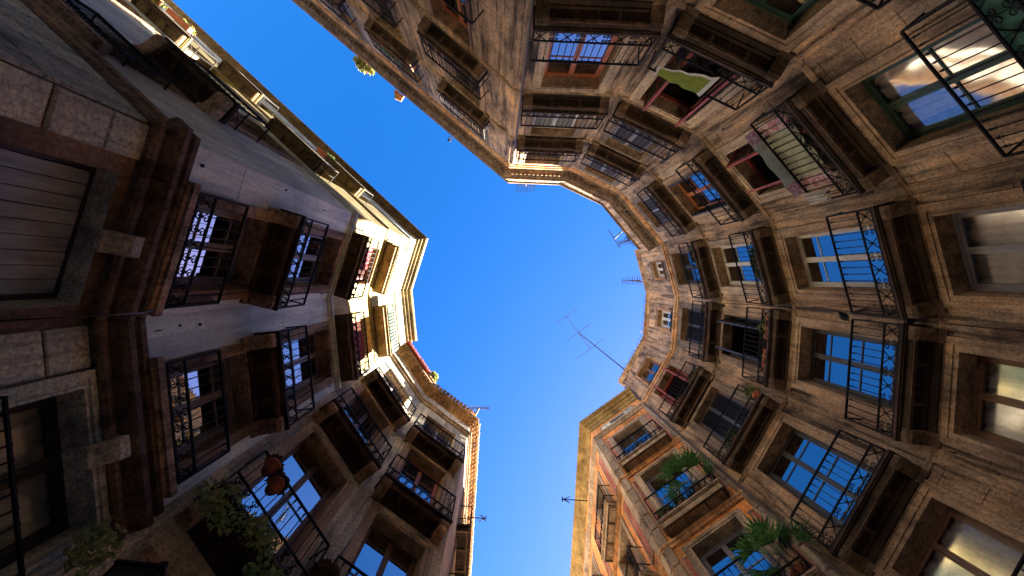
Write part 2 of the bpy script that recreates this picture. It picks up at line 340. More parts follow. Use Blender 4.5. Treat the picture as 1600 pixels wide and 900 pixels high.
def window(bld, fac, s, z0, z1, w, frame='f_dark', rows=(0,.38,.72,1), glass='glass', curtain=None, cfrac=1.0, open=0, shutter=None, sh='closed', surround='sand_trim', sw=.20, label=None, boards=None, rev=.24):
    h = z1-z0; Mx = fac.F @ T(s, -rev, z0)
    b = MB(); b.ring(-w/2, w/2, 0, h, .045, -.04, .035)
    kw = {'label': label} if label else {}
    win = link('window', b.mesh('window', M[frame]), Mx, bld, **kw)
    if boards:                                                   # boarded shut with upright planks
        n = 9; pw = (w-.1)/n
        for i in range(n):
            t = MB(); t.box(-pw/2+.004, pw/2-.004, -.012, .012*random.uniform(.7, 1.3), .045, h-.045)
            link('plank', t.mesh('plank', M[boards]), Mx @ T(-w/2+.05+pw*(i+.5), .02, 0), win)
        return win
    if shutter and sh == 'closed':
        for sg in (-1, 1): link('shutter', shuttermesh((w-.1)/2, h-.1, shutter), Mx @ T(sg*(w-.1)/4, .03, .05), win)
        return win
    lw = (w-.09)/2
    for sg in (-1, 1):
        a = 0
        if open: a = open*(-sg)*(1 if open > 0 else 1)
        H = Mx @ T(sg*(w/2-.045), 0, .045) @ Matrix.Rotation(math.radians(a), 4, 'Z') @ T(-sg*lw/2, 0, 0)
        link('casement', leafmesh(lw-.004, h-.09, rows, frame), H, win)
        for i in range(len(rows)-1):
            lo = max(.12, (h-.09)*rows[i]+.014) if i == 0 else (h-.09)*rows[i]+.014
            hi = (h-.09)*rows[i+1]-.014 if i < len(rows)-2 else h-.09-.05
            link('pane', panemesh(lw-.104, hi-lo, glass), H @ T(0, 0, (lo+hi)/2), win)
        if shutter and sh == 'side':
            link('shutter', shuttermesh(.32, h-.1, shutter), Mx @ T(sg*(w/2-.03), .17, .05) @ Matrix.Rotation(math.radians(90), 4, 'Z'), win)
    if curtain:
        link('curtain', curtainmesh(w-.1, (h-.1)*cfrac, curtain), Mx @ T(0, -.065, .05+(h-.1)*(1-cfrac)), win)
    if surround:
        b = MB(); b.ring(-w/2-sw, w/2+sw, -.002, h+sw, sw*.52, -.01, .045, wb=0); b.ring(-w/2-sw*.5, w/2+sw*.5, -.004, h+sw*.5, sw*.32, -.01, .028, wb=0)
        b.ring(-w/2-sw*.2, w/2+sw*.2, -.006, h+sw*.2, sw*.2-.003, -.01, .05, wb=0)
        link('window_surround', b.mesh('window_surround', M[surround]), fac.F @ T(s, 0, z0), bld)
    return win

# ------------------------------------------------------------------ balconies
def spiral(b, cx, cz, r, turns, a0, y, sg=1, rad=.009, n=16):
    pts = []
    for i in range(n+1):
        t = i/n; a = a0+sg*turns*2*math.pi*t; rr = r*(1-.85*t); pts.append((cx+rr*math.cos(a), y, cz+rr*math.sin(a)))
    b.tube(pts, rad, 3)
def railmesh(w, p, style, h=1.0):
    def f():
        b = MB(); x0, x1 = -w/2, w/2; B = .28 if style != 'plain' else .10; zb = .05
        for y, xa, xb in ((p, x0, x1),):
            b.box(xa, xb, y-.016, y+.016, h-.012, h+.012)
            for z in (zb, B+zb): b.box(xa, xb, y-.012, y+.012, z-.012, z+.012)
        for x in (x0, x1):
            b.box(x-.011, x+.011, 0, p-.02, h-.008, h+.008)
            for z in (zb, B+zb): b.box(x-.009, x+.009, 0, p, z-.008, z+.008)
            b.box(x-.013, x+.013, p-.013, p+.013, -.01, h)
            b.box(x-.006, x+.006, p*.5-.006, p*.5+.006, zb, h)
            b.tube([(x, p*.15, zb), (x, p*.9, B+zb)], .006, 3); b.tube([(x, p*.9, zb), (x, p*.15, B+zb)], .006, 3)
        n = max(6, int(round(w/.115))); d = w/n
        for i in range(1, n):
            x = x0+d*i; b.box(x-.006, x+.006, p-.006, p+.006, B+zb if style != 'plain' else zb, h)
            if style != 'plain':
                b.box(x-.012, x+.012, p-.012, p+.012, h-.085, h-.055); b.box(x-.0105, x+.0105, p-.0105, p+.0105, h-.125, h-.11)
        if style == 'cross':
            m = max(4, int(round(w/.22))); e = w/m; zc = zb+B/2
            for i in range(m):
                cx = x0+e*(i+.5)
                if i % 2 == 0:
                    b.tube([(cx-e/2, p, zb), (cx+e/2, p, zb+B)], .010, 3); b.tube([(cx-e/2, p, zb+B), (cx+e/2, p, zb)], .010, 3)
                    b.tube([(cx, p, zb), (cx, p, zb+B)], .008, 3)
                    b.add([(cx-.03,p+.004,zc),(cx,p+.004,zc-.04),(cx+.03,p+.004,zc),(cx,p+.004,zc+.04)], [(0,1,2,3)])
                else:
                    for sg in (-1, 1):
                        spiral(b, cx+sg*e*.24, zc+B*.24, e*.22, 1.2, math.pi/2, p, sg); spiral(b, cx+sg*e*.24, zc-B*.24, e*.22, 1.2, -math.pi/2, p, -sg)
                    b.tube([(cx, p, zb), (cx, p, zb+B)], .008, 3)
        elif style == 'scroll':
            m = max(5, int(round(w/.17))); e = w/m; zc = zb+B/2
            for i in range(m):
                cx = x0+e*(i+.5)
                spiral(b, cx-e*.12, zc+B*.26, B*.21, 1.35, -math.pi/2, p, 1, .010); spiral(b, cx+e*.12, zc-B*.26, B*.21, 1.35, math.pi/2, p, 1, .010)
                b.tube([(cx-e*.12, p, zc+B*.05), (cx, p, zc), (cx+e*.12, p, zc-B*.05)], .010, 3)
                b.tube([(cx+e*.5, p, zb), (cx+e*.5, p, zb+B)], .004, 3)
        return b.mesh('railing', M['iron'])
    return cached(('rail', round(w, 3), round(p, 3), style, h), f)
def slabmesh(w, p, m, thick):
    def f():
        b = MB(); b.box(-w/2-.03, w/2+.03, -.01, p+.04, -.05, 0); b.box(-w/2-.01, w/2+.01, -.01, p+.015, -.075, -.05)
        b.box(-w/2+.02, w/2-.02, -.01, p-.02, -.075-thick, -.075)
        zz = -.075-thick
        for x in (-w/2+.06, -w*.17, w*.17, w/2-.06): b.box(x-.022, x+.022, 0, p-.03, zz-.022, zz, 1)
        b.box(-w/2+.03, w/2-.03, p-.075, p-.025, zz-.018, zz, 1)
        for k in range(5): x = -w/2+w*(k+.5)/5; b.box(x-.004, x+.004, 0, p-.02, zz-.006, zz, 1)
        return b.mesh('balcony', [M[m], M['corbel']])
    return cached(('slab', round(w, 3), round(p, 3), m, thick), f)
def corbelmesh(p, m):
    def f():
        b = MB(); x = .10; prof = [(0,-.40),(.04,-.40),(.07,-.35),(.07,-.31),(p*.5,-.28),(p-.03,-.25),(p,-.21),(p,-.10),(p-.02,-.08),(0,-.08)]
        vs = [(-x, o, z) for o, z in prof]+[(x, o, z) for o, z in prof]; n = len(prof)
        b.add(vs, [tuple(range(n)), tuple(range(n, 2*n))[::-1]]+[(i, n+i, n+(i+1) % n, (i+1) % n) for i in range(n)])
        for k in range(8):                                     # carved rosette on the end of the corbel
            a = k*math.pi/4; c = (.035*math.cos(a), p+.004, -.155+.035*math.sin(a)); b.box(c[0]-.014, c[0]+.014, p-.01, p+.012, c[2]-.014, c[2]+.014)
        b.box(-.015, .015, p-.01, p+.018, -.17, -.14); b.ring(-.085, .085, -.205, -.105, .012, p-.01, p+.008)
        return b.mesh('corbel', M[m])
    return cached(('corbel', round(p, 3), m), f)
def balcony(bld, fac, s, z, w=1.78, p=.33, style='cross', slab='dark_slab', corbel='corbel', thick=.10, label=None):
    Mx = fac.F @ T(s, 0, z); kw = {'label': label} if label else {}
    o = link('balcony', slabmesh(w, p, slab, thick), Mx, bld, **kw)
    link('railing', railmesh(w, p, style), Mx, o)
    if corbel:
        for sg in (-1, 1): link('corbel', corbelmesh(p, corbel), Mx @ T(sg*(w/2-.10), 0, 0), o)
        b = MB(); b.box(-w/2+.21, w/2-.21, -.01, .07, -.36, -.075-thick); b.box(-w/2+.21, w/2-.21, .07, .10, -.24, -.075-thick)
        link('moulding', cached(('bm', round(w, 3), thick, slab), lambda: b.mesh('moulding', M[slab])), Mx, o)
    return o

def building(label, x, y): return thing('apartment_building', label, 'building', T(x, y, 0), 'apartment buildings round the little square')
def body(bld, pts, front, z1, mat):          # back and side walls and the roof slab over the whole footprint
    n = len(pts); b = MB(); vs = [(p[0], p[1], 0) for p in pts]+[(p[0], p[1], z1+EYE) for p in pts]
    b.add(vs, [(i, (i+1) % n, n+(i+1) % n, n+i) for i in range(front, n)]); b.add([(p[0], p[1], z1+EYE) for p in pts], [tuple(range(n))])
    b.add([(p[0], p[1], z1+EYE-.12) for p in pts], [tuple(range(n))[::-1]])
    link('roof', b.mesh('roof', mat), None, bld)

def fixings(bld, facs, z0, z1, n, seed, smin=0):
    rnd = random.Random(seed); b = MB()
    for fac in facs:
        for _ in range(n):
            s = rnd.choice((rnd.uniform(.06, .2), fac.W-rnd.uniform(.06, .2))) if fac.W < 3 else fac.W-rnd.uniform(.1, 7)
            z = rnd.uniform(z0, z1); t = MB(); r = rnd.uniform(.008, .018)
            if rnd.random() < .5: t.box(s-r, s+r, 0, .025, z-r, z+r)
            else: t.tube([(s, 0, z), (s, .05, z), (s, .06, z+.04)], .008, 4)
            b.add([fac.F @ Vector(v) for v in t.v], t.f)
    link('wall_fixings', b.mesh('wall_fixings', M['iron']), None, bld, kind='stuff')

# ------------------------------------------------------------------ ground
g = MB(); g.add([(-400,-400,0),(400,-400,0),(400,400,0),(-400,400,0)], [(0,1,2,3)])
link('ground', g.mesh('ground', M['paving']), None, None, kind='structure')
b = MB()
for i in range(-10, 12):
    for j in range(-12, 16):
        x = i*.62; y = j*.62
        if -3.2 < x < 5 and -3 < y < 4.5 or (-1 < x < 2.5 and 4 < y < 10): b.box(x+.006, x+.614, y+.006, y+.614, -.02, .012+random.uniform(0, .003))
link('paving_slabs', b.mesh('paving_slabs', M['paving']), None, None, kind='structure')

# ================================================================== 1: sandstone building, north and street side
facC1, facC2, facC3, facC4 = Fac(C01, C12), Fac(C12, C23), Fac(C23, C34), Fac(C34, C45)
bC = building('brown sandstone building with heavy moulded cornice along the top, turning into the street', 3.5, -4)
L1 = facC1.W
FL_C = ((4.0, 6.4), (7.0, 9.75), (10.4, 13.1), (13.6, 16.2))
cols1 = [L1-1.75, L1-4.56, L1-7.4, L1-10.3, L1-13.2]
def avoid(ops, sw=.2): return [(o[0]-o[3]/2-sw, o[0]+o[3]/2+sw, o[1]-.02, o[2]+sw) for o in ops]
stC = []
opsC = {}
for fac, cols in ((facC1, cols1), (facC2, [facC2.W/2]), (facC3, [facC3.W/2]), (facC4, [facC4.W/2])):
    ops = [(s, a, c, 1.12) for s in cols for a, c in FL_C]+[(s, -1.5, 1.6, 1.2) for s in cols]
    ops = [(o[0], o[1], o[2], 1.22) if fac is facC2 else o for o in ops]
    opsC[fac] = ops; wall(bC, fac, -EYE, 19.45, ops, M['mortar'], revmat=M['sand_trim'])
    av = avoid(ops)
    stC += stones(fac, 1.0, 16.55, av, .62, .6, 1.1, gap=.006, s0=max(0, fac.W-9) if fac is facC1 else 0)
    stC += stones(fac, 16.9, 19.4, av, .62, .8, 1.3, gap=.003, s0=max(0, fac.W-9) if fac is facC1 else 0)
lay(bC, stC, M['sand'], .007, cham=.004)
body(bC, [C01, C12, C23, C34, C45, (21,-4.5), (21,-20), (-4,-22)], 4, 19.5, M['mortar'])
def pilasters(bld, fac, z0, z1, mat, w=.13, sides=(0, 1)):
    for sd in sides:
        c = .005+w/2 if sd == 0 else fac.W-.005-w/2
        b = MB(); b.box(-w/2, w/2, -.005, .022, 0, z1-z0); b.box(-w/2+.03, w/2-.03, .0, .034, .1, z1-z0-.1)
        link('pilaster', b.mesh('pilaster', mat), fac.F @ T(c, 0, z0), bld)
def bands(bld, pts, zs):
    for z in zs: sweep(pts, [(0,z),(.035,z+.01),(.045,z+.04),(.065,z+.06),(.065,z+.09),(0,z+.105)], 'band_course', M['sand_trim'], bld)
bands(bC, [C01, C12, C23, C34, C45], (6.62, 9.97, 13.31))
for f_ in (facC2, facC3, facC4): pilasters(bC, f_, 1, 16.56, M['sand'])
pilasters(bC, facC1, 1, 16.56, M['sand'], .2, (1,))
chain = [C01, C12, C23, C34, C45]
sweep(chain, [(0,16.58),(.05,16.60),(.05,16.70),(.09,16.72),(.09,16.80),(0,16.84)], 'string_course', M['orange_trim'], bC)
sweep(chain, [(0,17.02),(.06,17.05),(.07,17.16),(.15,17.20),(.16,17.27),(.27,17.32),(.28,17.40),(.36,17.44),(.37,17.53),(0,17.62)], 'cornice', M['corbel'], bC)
sweep(chain, [(0,19.45),(.07,19.47),(.07,19.58),(-.25,19.6),(-.25,19.45)], 'coping', M['corbel'], bC)
b = MB()
for fac in (facC1, facC2, facC3, facC4):
    s = .08
    while s < fac.W-.05:
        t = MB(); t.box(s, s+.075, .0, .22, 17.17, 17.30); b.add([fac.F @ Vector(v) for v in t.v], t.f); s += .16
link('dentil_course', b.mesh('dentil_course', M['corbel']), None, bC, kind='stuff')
for fac, ss in ((facC2, [1.15]), (facC3, [1.0]), (facC4, [1.25])):
    for s in ss:
        b = MB(); b.ring(-.42, .42, -.09, .09, .03, -.01, .035); b.box(-.39, .39, -.02, .006, -.06, .06, 1)
        link('vent', b.mesh('vent', [M['sand_trim'], M['room']]), fac.F @ T(s, .0, 16.93), bC)
def dressC(bld, fac, s, specs, sur='sand_trim', w=1.12, bw=1.78):
    for (a, c), sp in zip(FL_C, specs):
        bal = sp.pop('bal', 'cross'); window(bld, fac, s, a, c, w, surround=sp.pop('sur', sur), **sp)
        if bal: balcony(bld, fac, s, a, bw, style=bal)
dk = dict(frame='f_dark'); br = dict(frame='f_brown')
dressC(bC, facC2, facC2.W/2, [dict(frame='f_brown'), dict(frame='f_orange', sur='pinkgrey', curtain='curtainw', cfrac=.3), dict(frame='f_brown', shutter='f_white'), dict(frame='f_dark', curtain='curtain')], w=1.22, bw=1.9)
dressC(bC, facC3, facC3.W/2, [dict(frame='f_green', curtain='curtainw'), dict(frame='f_red', open=75, sur='pinkgrey'), dict(frame='f_brown', shutter='f_grey'), dict(frame='f_dark', shutter='f_grey')], bw=1.72)
dressC(bC, facC4, facC4.W/2, [dict(frame='f_green', rows=(0,.6,1), glass='glass2', curtain='curtain', label='green framed window with wavy beige reflections'), dict(frame='f_red', open=70, sur='pinkgrey', label='wide open window with dark room behind'), dict(frame='f_orange', shutter='f_dark', sh='side'), dict(frame='f_dark', shutter='f_grey')])
for i, s in enumerate(cols1):
    dressC(bC, facC1, s, [dict(frame='f_brown'), dict(frame='f_orange', shutter='f_brown', sh='side') if i == 0 else dict(frame='f_dark'), dict(frame='f_dark', curtain='curtainw'), dict(frame='f_brown', shutter='f_white' if i == 0 else 'f_grey')])

# ================================================================== 2: sandstone building, east side, with attic storey
facC5, facC6, facC7 = Fac(C45, C56), Fac(C56, C67), Fac(C67, C78)
bE = building('brown sandstone building with plain attic storey and small top windows at the right', 6.6, 1.6)
stE = []
att = {facC5: (17.35, 18.45, .62), facC6: (17.1, 18.5, .66), facC7: (17.0, 18.5, .85)}
for fac in (facC5, facC6, facC7):
    s = fac.W/2; a0, a1, aw = att[fac]
    ops = [(s, a, c, 1.14) for a, c in FL_C]+[(s, -1.5, 1.6, 1.2), (s, a0, a1, aw)]
    wall(bE, fac, -EYE, 19.75, ops, M['mortar'], revmat=M['sand_trim'])
    stE += stones(fac, 1.0, 16.5, avoid(ops), .62, .6, 1.1, gap=.006); stE += stones(fac, 16.8, 19.7, avoid(ops, .06), .7, .9, 1.3, gap=.003)
lay(bE, stE, M['sand'], .007, cham=.004)
body(bE, [C45, C56, C67, C78, (13.3,11.6), (24,11.6), (21,-4.5)], 3, 19.8, M['mortar'])
bands(bE, [C45, C56, C67, C78], (6.62, 9.97, 13.31))
for f_ in (facC5, facC6, facC7): pilasters(bE, f_, 1, 16.48, M['sand'])
chain = [C45, C56, C67, C78]
sweep(chain, [(0,16.5),(.05,16.52),(.06,16.60),(.11,16.64),(.11,16.74),(0,16.80)], 'string_course', M['orange_trim'], bE)
sweep(chain, [(0,19.62),(.04,19.64),(.05,19.74),(.13,19.80),(.13,19.88),(-.3,19.95),(-.3,19.62)], 'cornice', M['sand_trim'], bE)
b = MB()
for fac in (facC5, facC6, facC7):
    s = .05
    while s < fac.W-.05:
        t = MB(); t.tube([(s, -.1, 19.90), (s, .145, 19.87)], .055, 6); b.add([fac.F @ Vector(v) for v in t.v], t.f); s += .17
link('roof_tile_edge', b.mesh('roof_tile_edge', M['brick']), None, bE, kind='stuff')
for fac in att:
    a0, a1, aw = att[fac]; window(bE, fac, fac.W/2, a0, a1, aw, frame='f_white' if fac is not facC7 else 'f_brown', rows=(0,.5,1), surround='orange_trim', sw=.07, curtain='curtainw' if fac is not facC7 else None, rev=.16)
dressC(bE, facC5, facC5.W/2, [dict(frame='f_grey', curtain='curtain', glass='glassdim', rows=(0,.5,1)), dict(frame='f_white', curtain='curtainb', glass='glass', rows=(0,.8,1), label='white framed window with blue lilac curtains'), dict(frame='f_white', sur='pinkgrey'), dict(frame='f_dark')], w=1.14, bw=1.74)
dressC(bE, facC6, facC6.W/2, [dict(frame='f_brown', curtain='curtain', glass='glassdim', rows=(0,.5,1)), dict(frame='f_dark', rows=(0,.26,.52,.82,1)), dict(frame='f_dark', open=72), dict(frame='f_dark', shutter='f_dark')], w=1.14, bw=1.74)
dressC(bE, facC7, facC7.W/2, [dict(frame='f_brown', rows=(0,.55,1), glass='glassdim', curtain='curtainw'), dict(frame='f_dark', rows=(0,.26,.52,.82,1)), dict(frame='f_brown', shutter='f_dark'), dict(frame='f_red', open=70)], w=1.14, bw=1.78)

# ================================================================== 3: orange building, south-east
facD1, facD2 = Fac(C78, D12), Fac(D12, D29)
bD = building('orange corner building with red terracotta panels at the lower right', 4.6, 6.2)
FL_D = ((4.0, 6.3), (7.0, 9.3), (10.1, 12.7), (13.4, 15.75))
colsD2 = [1.55, 4.4, 7.3, 10.2]
stD = []
for fac, cols in ((facD1, [1.08]), (facD2, colsD2)):
    ops = [(s, a, c, 1.1) for s in cols for a, c in FL_D]+[(s, -1.5, 1.6, 1.2) for s in cols]
    wall(bD, fac, -EYE, 17.9, ops, M['orange'], revmat=M['pinkgrey'])
    if fac is facD1: stD += stones(fac, 6.0, 16.3, avoid(ops, .22), .5, .5, .9, s0=.12, s1=fac.W-.18)
lay(bD, stD, M['orange'], .008)
body(bD, [C78, D12, D29, (14,17.5), (13.3,11.6)], 2, 17.95, M['mortar'])
chain = [C78, D12, D29]
sweep(chain, [(0,16.35),(.06,16.38),(.06,16.46),(.12,16.5),(.12,16.58),(0,16.62)], 'string_course', M['pinkgrey'], bD)
sweep(chain, [(0,17.35),(.06,17.38),(.07,17.5),(.14,17.54),(.15,17.64),(.25,17.68),(.26,17.78),(.36,17.82),(.37,17.96),(-.2,18.0),(-.2,17.35)], 'cornice', M['ochre'], bD)
for z0 in (9.62, 12.98): sweep(chain, [(0,z0),(.05,z0+.02),(.05,z0+.1),(.08,z0+.13),(.08,z0+.2),(0,z0+.24)], 'band_course', M['orange_trim'], bD)
for fac, s, w in ((facD1, facD1.W-.10, .2), (facD2, .10, .24), (facD1, .06, .12)):      # rounded corner piers
    for k in range(22):
        z = 2+k*.65
        b = MB(); b.block(-w/2, w/2, 0, .64, .06, .02, -.005); link('quoin', b.mesh('quoin', M['pinkgrey']), fac.F @ T(s, 0, z), bD)
for z0, z1 in ((7.1, 9.2), (10.3, 12.7), (13.5, 15.8)):
    for fac, ss in ((facD1, (.20, facD1.W-.31)), (facD2, (.42, 2.98, 5.85, 8.75))):
        for s in ss:
            w = .10 if fac is facD1 else .26
            b = MB(); b.ring(-w/2-.04, w/2+.04, -.04, z1-z0+.04, .04, -.005, .03); link('panel_frame', b.mesh('panel_frame', M['pinkgrey']), fac.F @ T(s, 0, z0), bD)
            b = MB(); b.box(-w/2, w/2, -.005, .018, 0, z1-z0); link('terracotta_panel', b.mesh('terracotta_panel', M['terracotta']), fac.F @ T(s, 0, z0), bD)
for fac, ss in ((facD1, [1.08]), (facD2, [1.55, 4.4])):
    for s in ss:
        b = MB(); b.ring(-.75, .75, -.2, .2, .05, -.01, .03); b.box(-.7, .7, -.01, .015, -.15, .15, 1); b.box(-.3, .3, -.0, .02, -.07, .07, 2)
        link('frieze_panel', b.mesh('frieze_panel', [M['orange_trim'], M['greystone'], M['room']]), fac.F @ T(s, 0, 16.98), bD)
for i, (a, c) in enumerate(FL_D):
    window(bD, facD1, 1.08, a, c, 1.1, frame='f_grey' if i < 3 else 'f_dark', rows=(0,.3,.62,1), surround='pinkgrey', curtain='curtainw' if i == 1 else None, cfrac=.25, sw=.18)
    balcony(bD, facD1, 1.08, a, 1.62, .36, 'scroll', 'pinkgrey', None, .16)
    for s in colsD2:
        window(bD, facD2, s, a, c, 1.1, frame='f_brown', rows=(0,.4,.75,1), surround='pinkgrey', sw=.14)
        balcony(bD, facD2, s, a, 1.7, .34, 'cross', 'pinkgrey', None, .14)

# ================================================================== 4: tan stone building, south-west
facA6, facA5, facA4 = Fac(A69, A56), Fac(A56, A45), Fac(A45, A34)
bB = building('tan stone corner building with brick eave and red roof tiles at the lower left', -2.8, 4.2)
FL_B = ((1.6, 4.3), (5.3, 8.2), (8.95, 11.35), (11.9, 14.2))
L6 = facA6.W; cols6 = [L6-2.1, L6-5.1, L6-8.1, L6-11.1]
stB = []
for fac, cols in ((facA6, cols6), (facA5, [facA5.W/2]), (facA4, [facA4.W/2])):
    ops = [(s, a, c, 1.08) for s in cols for a, c in FL_B]
    wall(bB, fac, -EYE, 16.3, ops, M['tan'] if fac is not facA4 else M['tan'], revmat=M['pinkgrey'])
    if fac is not facA6: stB += stones(fac, 2.0, 14.7, avoid(ops), .5, .6, 1.1, gap=.004)
lay(bB, stB, M['tan'], .006)
body(bB, [A69, A56, A45, A34, (-13.6,9.2), (-13.6,17.0)], 3, 16.35, M['mortar'])
chain = [A69, A56, A45, A34]
sweep(chain, [(0,14.75),(.06,14.78),(.06,14.88),(.12,14.92),(.12,15.02),(0,15.06)], 'string_course', M['pinkgrey'], bB)
sweep(chain, [(0,15.75),(.06,15.78),(.06,15.88),(.14,15.9),(.14,16.0),(.22,16.02),(.22,16.12),(.30,16.14),(.30,16.24),(0,16.3)], 'cornice', M['brick'], bB)
b = MB(); r = MB()
for fac in (facA6, facA5, facA4):
    s = .05
    while s < fac.W-.05:
        for z, o in ((15.80, .11), (15.93, .19), (16.06, .27)):
            t = MB(); t.box(s, s+.09, 0, o, z, z+.07); b.add([fac.F @ Vector(v) for v in t.v], t.f)
        s += .15
link('eave_bricks', b.mesh('eave_bricks', M['brick']), None, bB, kind='stuff')
def tilerow(bld, fac, s0, s1, z, o, mat):
    b = MB(); s = s0
    while s < s1:
        t = MB(); t.tube([(s, -.3, z+.08), (s, o+random.uniform(-.01, .01), z)], .07, 6); b.add([fac.F @ Vector(v) for v in t.v], t.f); s += .15
    link('roof_tile_row', b.mesh('roof_tile_row', mat), None, bld, kind='stuff')
b = MB(); b.box(.55, facA4.W-.02, -.2, .40, 16.31, 16.37); link('tile_fascia', b.mesh('tile_fascia', M['tile']), facA4.F, bB)
tilerow(bB, facA4, .55, facA4.W-.02, 16.42, .42, M['tile']); tilerow(bB, facA4, .05, .5, 16.40, .34, M['brick'])
tilerow(bB, facA5, .05, facA5.W-.02, 16.40, .34, M['brick']); tilerow(bB, facA6, .05, L6-.02, 16.40, .34, M['ochre'])
for i, (a, c) in enumerate(FL_B):
    for fac, s in ((facA5, facA5.W/2), (facA4, facA4.W/2)):
        kw = dict(frame='f_brown' if i > 1 else 'f_dark', rows=(0,.3,.62,1))
        if i == 3: kw = dict(frame='f_dark', shutter='f_grey')
        if i == 2 and fac is facA5: kw = dict(frame='f_orange', rows=(0,.4,.75,1), curtain='curtainw', glass='glass')
        if i == 1: kw = dict(frame='f_brown', rows=(0,.28,.58,.88,1), curtain='curtainw', cfrac=.12)
        window(bB, fac, s, a, c, 1.08, surround='pinkgrey', sw=.17, **kw)
        balcony(bB, fac, s, a, 1.58, .34, 'scroll' if i < 3 else 'cross', 'dark_slab', 'rust_stone', .08)
    for s in cols6:
        window(bB, facA6, s, a, c, 1.08, frame='f_brown', surround='pinkgrey', sw=.14)
        if i > 0: balcony(bB, facA6, s, a, 1.6, .34, 'cross', 'dark_slab', None, .12)

# ================================================================== 5: pale building, west and street side
facA3, facA2, facA1 = Fac(A34, A23), Fac(A23, A12), Fac(A12, A19)
bA = building('pale building with cream top storeys, grey stone base and dark ledge at the left', -4.0, 0)
FL_A = ((.2, 4.05), (4.86, 6.62), (7.0, 9.75), (10.4, 13.05), (13.55, 15.85))
colsA = {facA3: [.86], facA2: [.80], facA1: [2.15, 6.27, 10.4, 14.2]}
stA = []; paA = []
for fac in (facA3, facA2, facA1):
    ops = [(s, a, c, 1.22 if i == 0 else 1.02) for s in colsA[fac] for i, (a, c) in enumerate(FL_A)]
    if fac is facA1: ops = [o for o in ops if o[1] > 4]
    wall(bA, fac, -EYE, 4.4, [o for o in ops if o[1] < 4], M['mortar'], revmat=M['greystone'])
    wall(bA, fac, 4.4, 10.05, [o for o in ops if 4 < o[1] < 10], M['mortar_pale'], revmat=M['rust_stone'])
    wall(bA, fac, 10.05, 17.4, [o for o in ops if o[1] > 10], M['cream'], revmat=M['cream'])
    end = min(fac.W, 12)
    stA += stones(fac, -.5, 4.22, avoid(ops, .16), .47, .5, .9, s1=end, gap=.014)
    paA += stones(fac, 4.82, 10.0, avoid(ops, .16), .95, .8, 1.3, s1=end, gap=.003)
lay(bA, stA, M['greystone'], .022, cham=.016, limit=200)
lay(bA, paA, M['pale'], .006, 'wall_panel', .003, limit=95)
body(bA, [A34, A23, A12, A19, (-22,-5), (-20,9.5), (-13.6,9.2)], 3, 17.5, M['mortar'])
chain = [A34, A23, A12, A19]
sweep(chain[:3]+[(A12[0]-.733*.05, A12[1]-.68*.05)], [(0,4.18),(.07,4.19),(.09,4.23),(.09,4.28),(.04,4.31),(.04,4.36),(.13,4.40),(.17,4.45),(.17,4.52),(.13,4.57),(.06,4.60),(.06,4.66),(.10,4.69),(.10,4.76),(0,4.80)], 'ledge', M['ledge'], bA)
sweep([A12, A19], [(0,4.36),(.03,4.38),(.03,4.52),(.06,4.54),(.06,4.66),(0,4.70)], 'ledge', M['rust_stone'], bA)
for fac in (facA3, facA2):
    W_ = fac.W
    c_ = colsA[fac][0]
    for s, w in ((c_, .20),):
        b = MB(); prof = [(0,4.01),(.05,4.02),(.06,4.06),(.10,4.09),(.15,4.14),(.19,4.20),(.20,4.30),(0,4.30)]; n = len(prof)
        b.add([(-w/2, o, z) for o, z in prof]+[(w/2, o, z) for o, z in prof], [tuple(range(n)), tuple(range(n, 2*n))[::-1]]+[(i, n+i, n+(i+1) % n, (i+1) % n) for i in range(n)])
        link('keystone', b.mesh('keystone', M['greystone']), fac.F @ T(s, 0, 0), bA)
sweep(chain, [(0,9.98),(.04,10.0),(.04,10.06),(.08,10.08),(.08,10.16),(0,10.2)], 'string_course', M['pale'], bA)
sweep(chain, [(0,13.14),(.03,13.16),(.05,13.24),(.05,13.3),(0,13.33)], 'band_course', M['cream'], bA)
sweep(chain, [(0,16.35),(.05,16.37),(.06,16.9),(.10,16.93),(.10,17.0),(0,17.02)], 'frieze', M['pale'], bA)
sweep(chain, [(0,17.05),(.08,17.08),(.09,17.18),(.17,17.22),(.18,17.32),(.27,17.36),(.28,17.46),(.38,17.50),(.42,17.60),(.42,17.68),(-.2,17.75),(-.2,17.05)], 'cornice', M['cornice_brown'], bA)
fr = {0: dict(boards='boards'), 1: dict(frame='f_grey', rows=(0,.42,.8,1)), 2: dict(frame='f_grey', rows=(0,.3,.6,.88,1), glass='glass'), 3: dict(frame='f_rust', shutter='f_rust'), 4: dict(frame='f_brown', shutter='slatgreen')}
